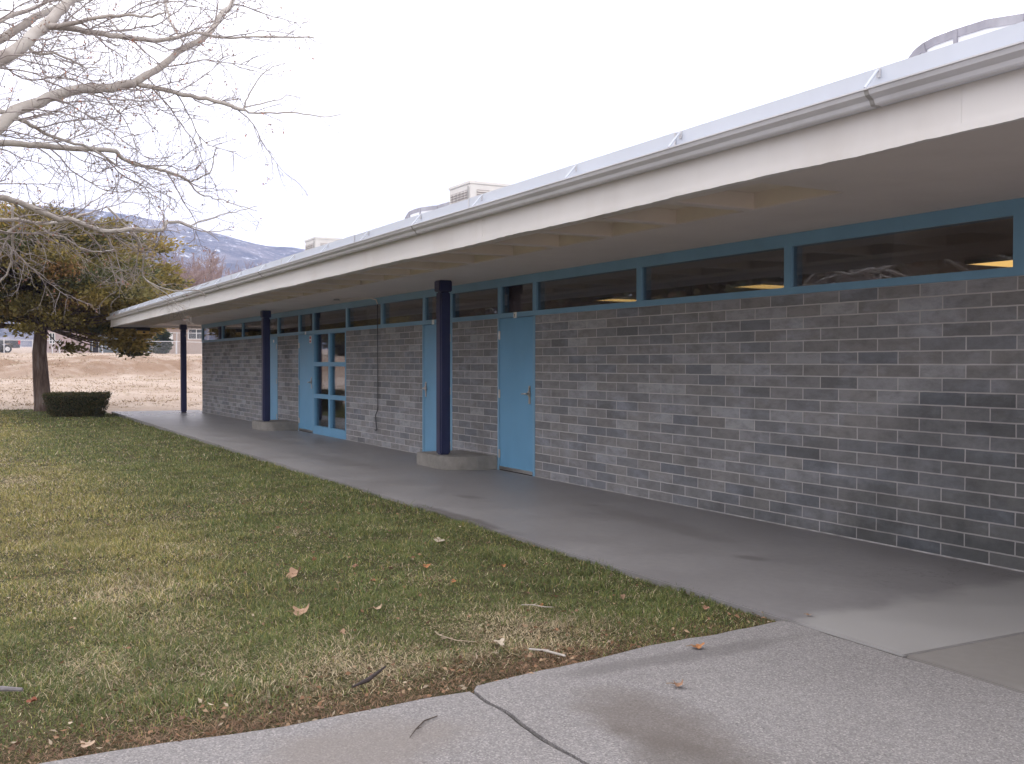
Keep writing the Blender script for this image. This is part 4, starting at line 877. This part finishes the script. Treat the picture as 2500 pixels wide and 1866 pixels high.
for a in [('big curled tan leaf on the open lawn, the farther of the two largest', 4.28, -4.41, .24, TAN, 1.1, 3, 40, 25),
          ('big ribbed tan leaf on the open lawn, the nearer of the two largest', 5.31, -4.68, .22, TAN, .9, 3, 70, 15),
          ('flat pale leaf lying in the grass near the walkway edge', 3.51, -2.99, .20, PALE, .5, 5, 20, 5),
          ('pale forked leaf lying on the straw coloured bare patch', 6.46, -4.0, .15, PALE, .6, 5, 110, 12),
          ('pale pinkish leaf in the brown edge of the lawn at bottom left', 6.94, -6.0, .10, (.52, .38, .28), .5, 3, 80, 10),
          ('dark red brown leaf in the green grass at bottom left', 6.34, -6.15, .09, RED, .8, 3, 10, 10),
          ('bright orange ragged leaf lying on the pavement', 7.03, -3.175, .13, ORG, .5, 5, 65, 4, .012),
          ('curled brown leaf lying alone in the middle of the pavement', 7.48, -3.64, .12, (.40, .24, .16), 1.3, 3, 60, 5, .012),
          ('small russet leaf beside a twig above the straw patch', 5.835, -3.38, .06, ORG, .9, 3, 0, 20),
          ('upright tan leaf in the grass below the walkway', 5.85, -2.82, .09, TAN, .8, 3, 120, 60),
          ('small tan leaf lying on the walkway just past the lawn corner', 6.80, -2.20, .07, TAN, .7, 3, 30, 0, .008),
          ('pinkish leaf near the sharp corner of the lawn', 6.34, -2.56, .09, PNK, .6, 5, 20, 15),
          ('orange leaf in the dark green grass, middle of the lawn', 4.44, -3.51, .11, ORG, .7, 5, 60, 20),
          ('pale pink crumpled leaf left of the orange leaf in mid lawn', 4.2, -3.95, .10, PNK, .9, 5, 10, 20),
          ('dark maroon leaf beyond the two big tan leaves', 3.80, -4.12, .08, RED, .9, 3, 50, 30),
          ('rusty leaf right of the farther big tan leaf', 4.71, -4.01, .09, (.36, .17, .09), .7, 3, 150, 10),
          ('orange brown leaf in the darker grass right of mid lawn', 4.98, -3.55, .08, ORG, .8, 3, 40, 20),
          ('narrow pale leaf right of the nearer big tan leaf', 5.46, -4.27, .12, (.50, .36, .25), 1.0, 2, 75, 5),
          ('light brown leaf below the nearer big tan leaf', 5.85, -4.62, .09, TAN, .8, 3, 140, 25),
          ('small orange leaf close to the walkway in dark grass', 4.68, -3.03, .08, ORG, .8, 5, 95, 20)]:
    dead_leaf(*a)
def stick(label, name, pts, rad, colr, cat='stick', flat=None):
    o = Vector(pts[0]); o.z = (float(lz(np.array([o.x]), np.array([o.y]))[0]) if o.x < 7 else 0); T = thing(name, label, cat, o)
    q = [Vector(p)-Vector((o.x, o.y, 0)) for p in pts]
    m = MB().tube(q, rad, 7)
    for a, b in zip(q[1:-1:2], (1, -1, 1)): m.tube([a, a+Vector((.012*b, .02, .008))], [.003, .001], 4)
    ob = m.build('shaft', leaf_mat(colr), T)
    if flat: ob.scale = flat
stick('whitish straight stick on the brown lawn edge beside the pavement', 'stick', [(6.66, -3.93, .035), (6.73, -3.88, .038), (6.84, -3.83, .032)], [.005, .006, .0055], (.55, .50, .45))
stick('thin pale curved twig on the thin grass left of the forked leaf', 'twig', [(6.12, -4.20, .045), (6.22, -4.22, .05), (6.32, -4.17, .04), (6.38, -4.08, .035)], [.002, .0025, .0025, .0015], (.50, .40, .30))
stick('short pale twig beside the small russet leaf', 'twig', [(5.80, -3.50, .035), (5.85, -3.45, .04), (5.91, -3.41, .036), (5.94, -3.36, .035)], [.003, .003, .003, .0015], (.50, .44, .38))
stick('thin dark twig lying on the pavement left of the crack', 'twig', [(7.50, -4.92, .006), (7.44, -4.87, .01), (7.36, -4.80, .006), (7.33, -4.73, .005)], [.0015, .0025, .003, .002], (.10, .08, .07))
stick('dark strip of bark on the brown edge of the lawn', 'bark_strip', [(6.83, -4.91, .045), (6.78, -4.82, .05), (6.71, -4.71, .075)], [.004, .011, .004], (.075, .06, .06), 'bark')
stick('grey strip of bark at the left edge of the picture', 'bark_strip', [(6.14, -6.36, .05), (6.18, -6.26, .055), (6.22, -6.18, .05)], [.008, .012, .008], (.24, .22, .23), 'bark')

# dry weeds on the far field
n = 2600; X = -26.5-rng.beta(1, 1.6, n)*62; Y = rng.uniform(-26, 10, n); Pn = []; Dn = []; Cn = []; Ln = []
for x, y in zip(X, Y):
    q = int(rng.integers(8, 26)); s = rng.uniform(.12, .5); Pn.append(np.stack([x+rng.normal(0, s*.6, q), y+rng.normal(0, s, q), np.zeros(q)], 1)); d = rng.normal(0, .7, (q, 3)); d[:, 2] = np.abs(d[:, 2])*.5+.3; Dn.append(d)
    Cn.append(np.tile(np.array([(.52, .42, .31), (.46, .35, .24), (.30, .21, .14), (.58, .49, .39)][rng.choice(4, p=[.35, .25, .12, .28])]), (q, 1))*rng.uniform(.8, 1.2, (q, 1))); Ln.append(rng.uniform(.05, .17, q)*(.5+s))
P = np.concatenate(Pn); P[:, 2] = gz(P[:, 0], P[:, 1])-.01; Ln = np.concatenate(Ln)
o = leaf_cards('dry_weeds', P, np.concatenate(Dn), Ln, Ln*.09+.006, np.concatenate(Cn), M['tint_dry'], None); tag(o, 'low tufts of bleached weeds on the bare field', kind='stuff')
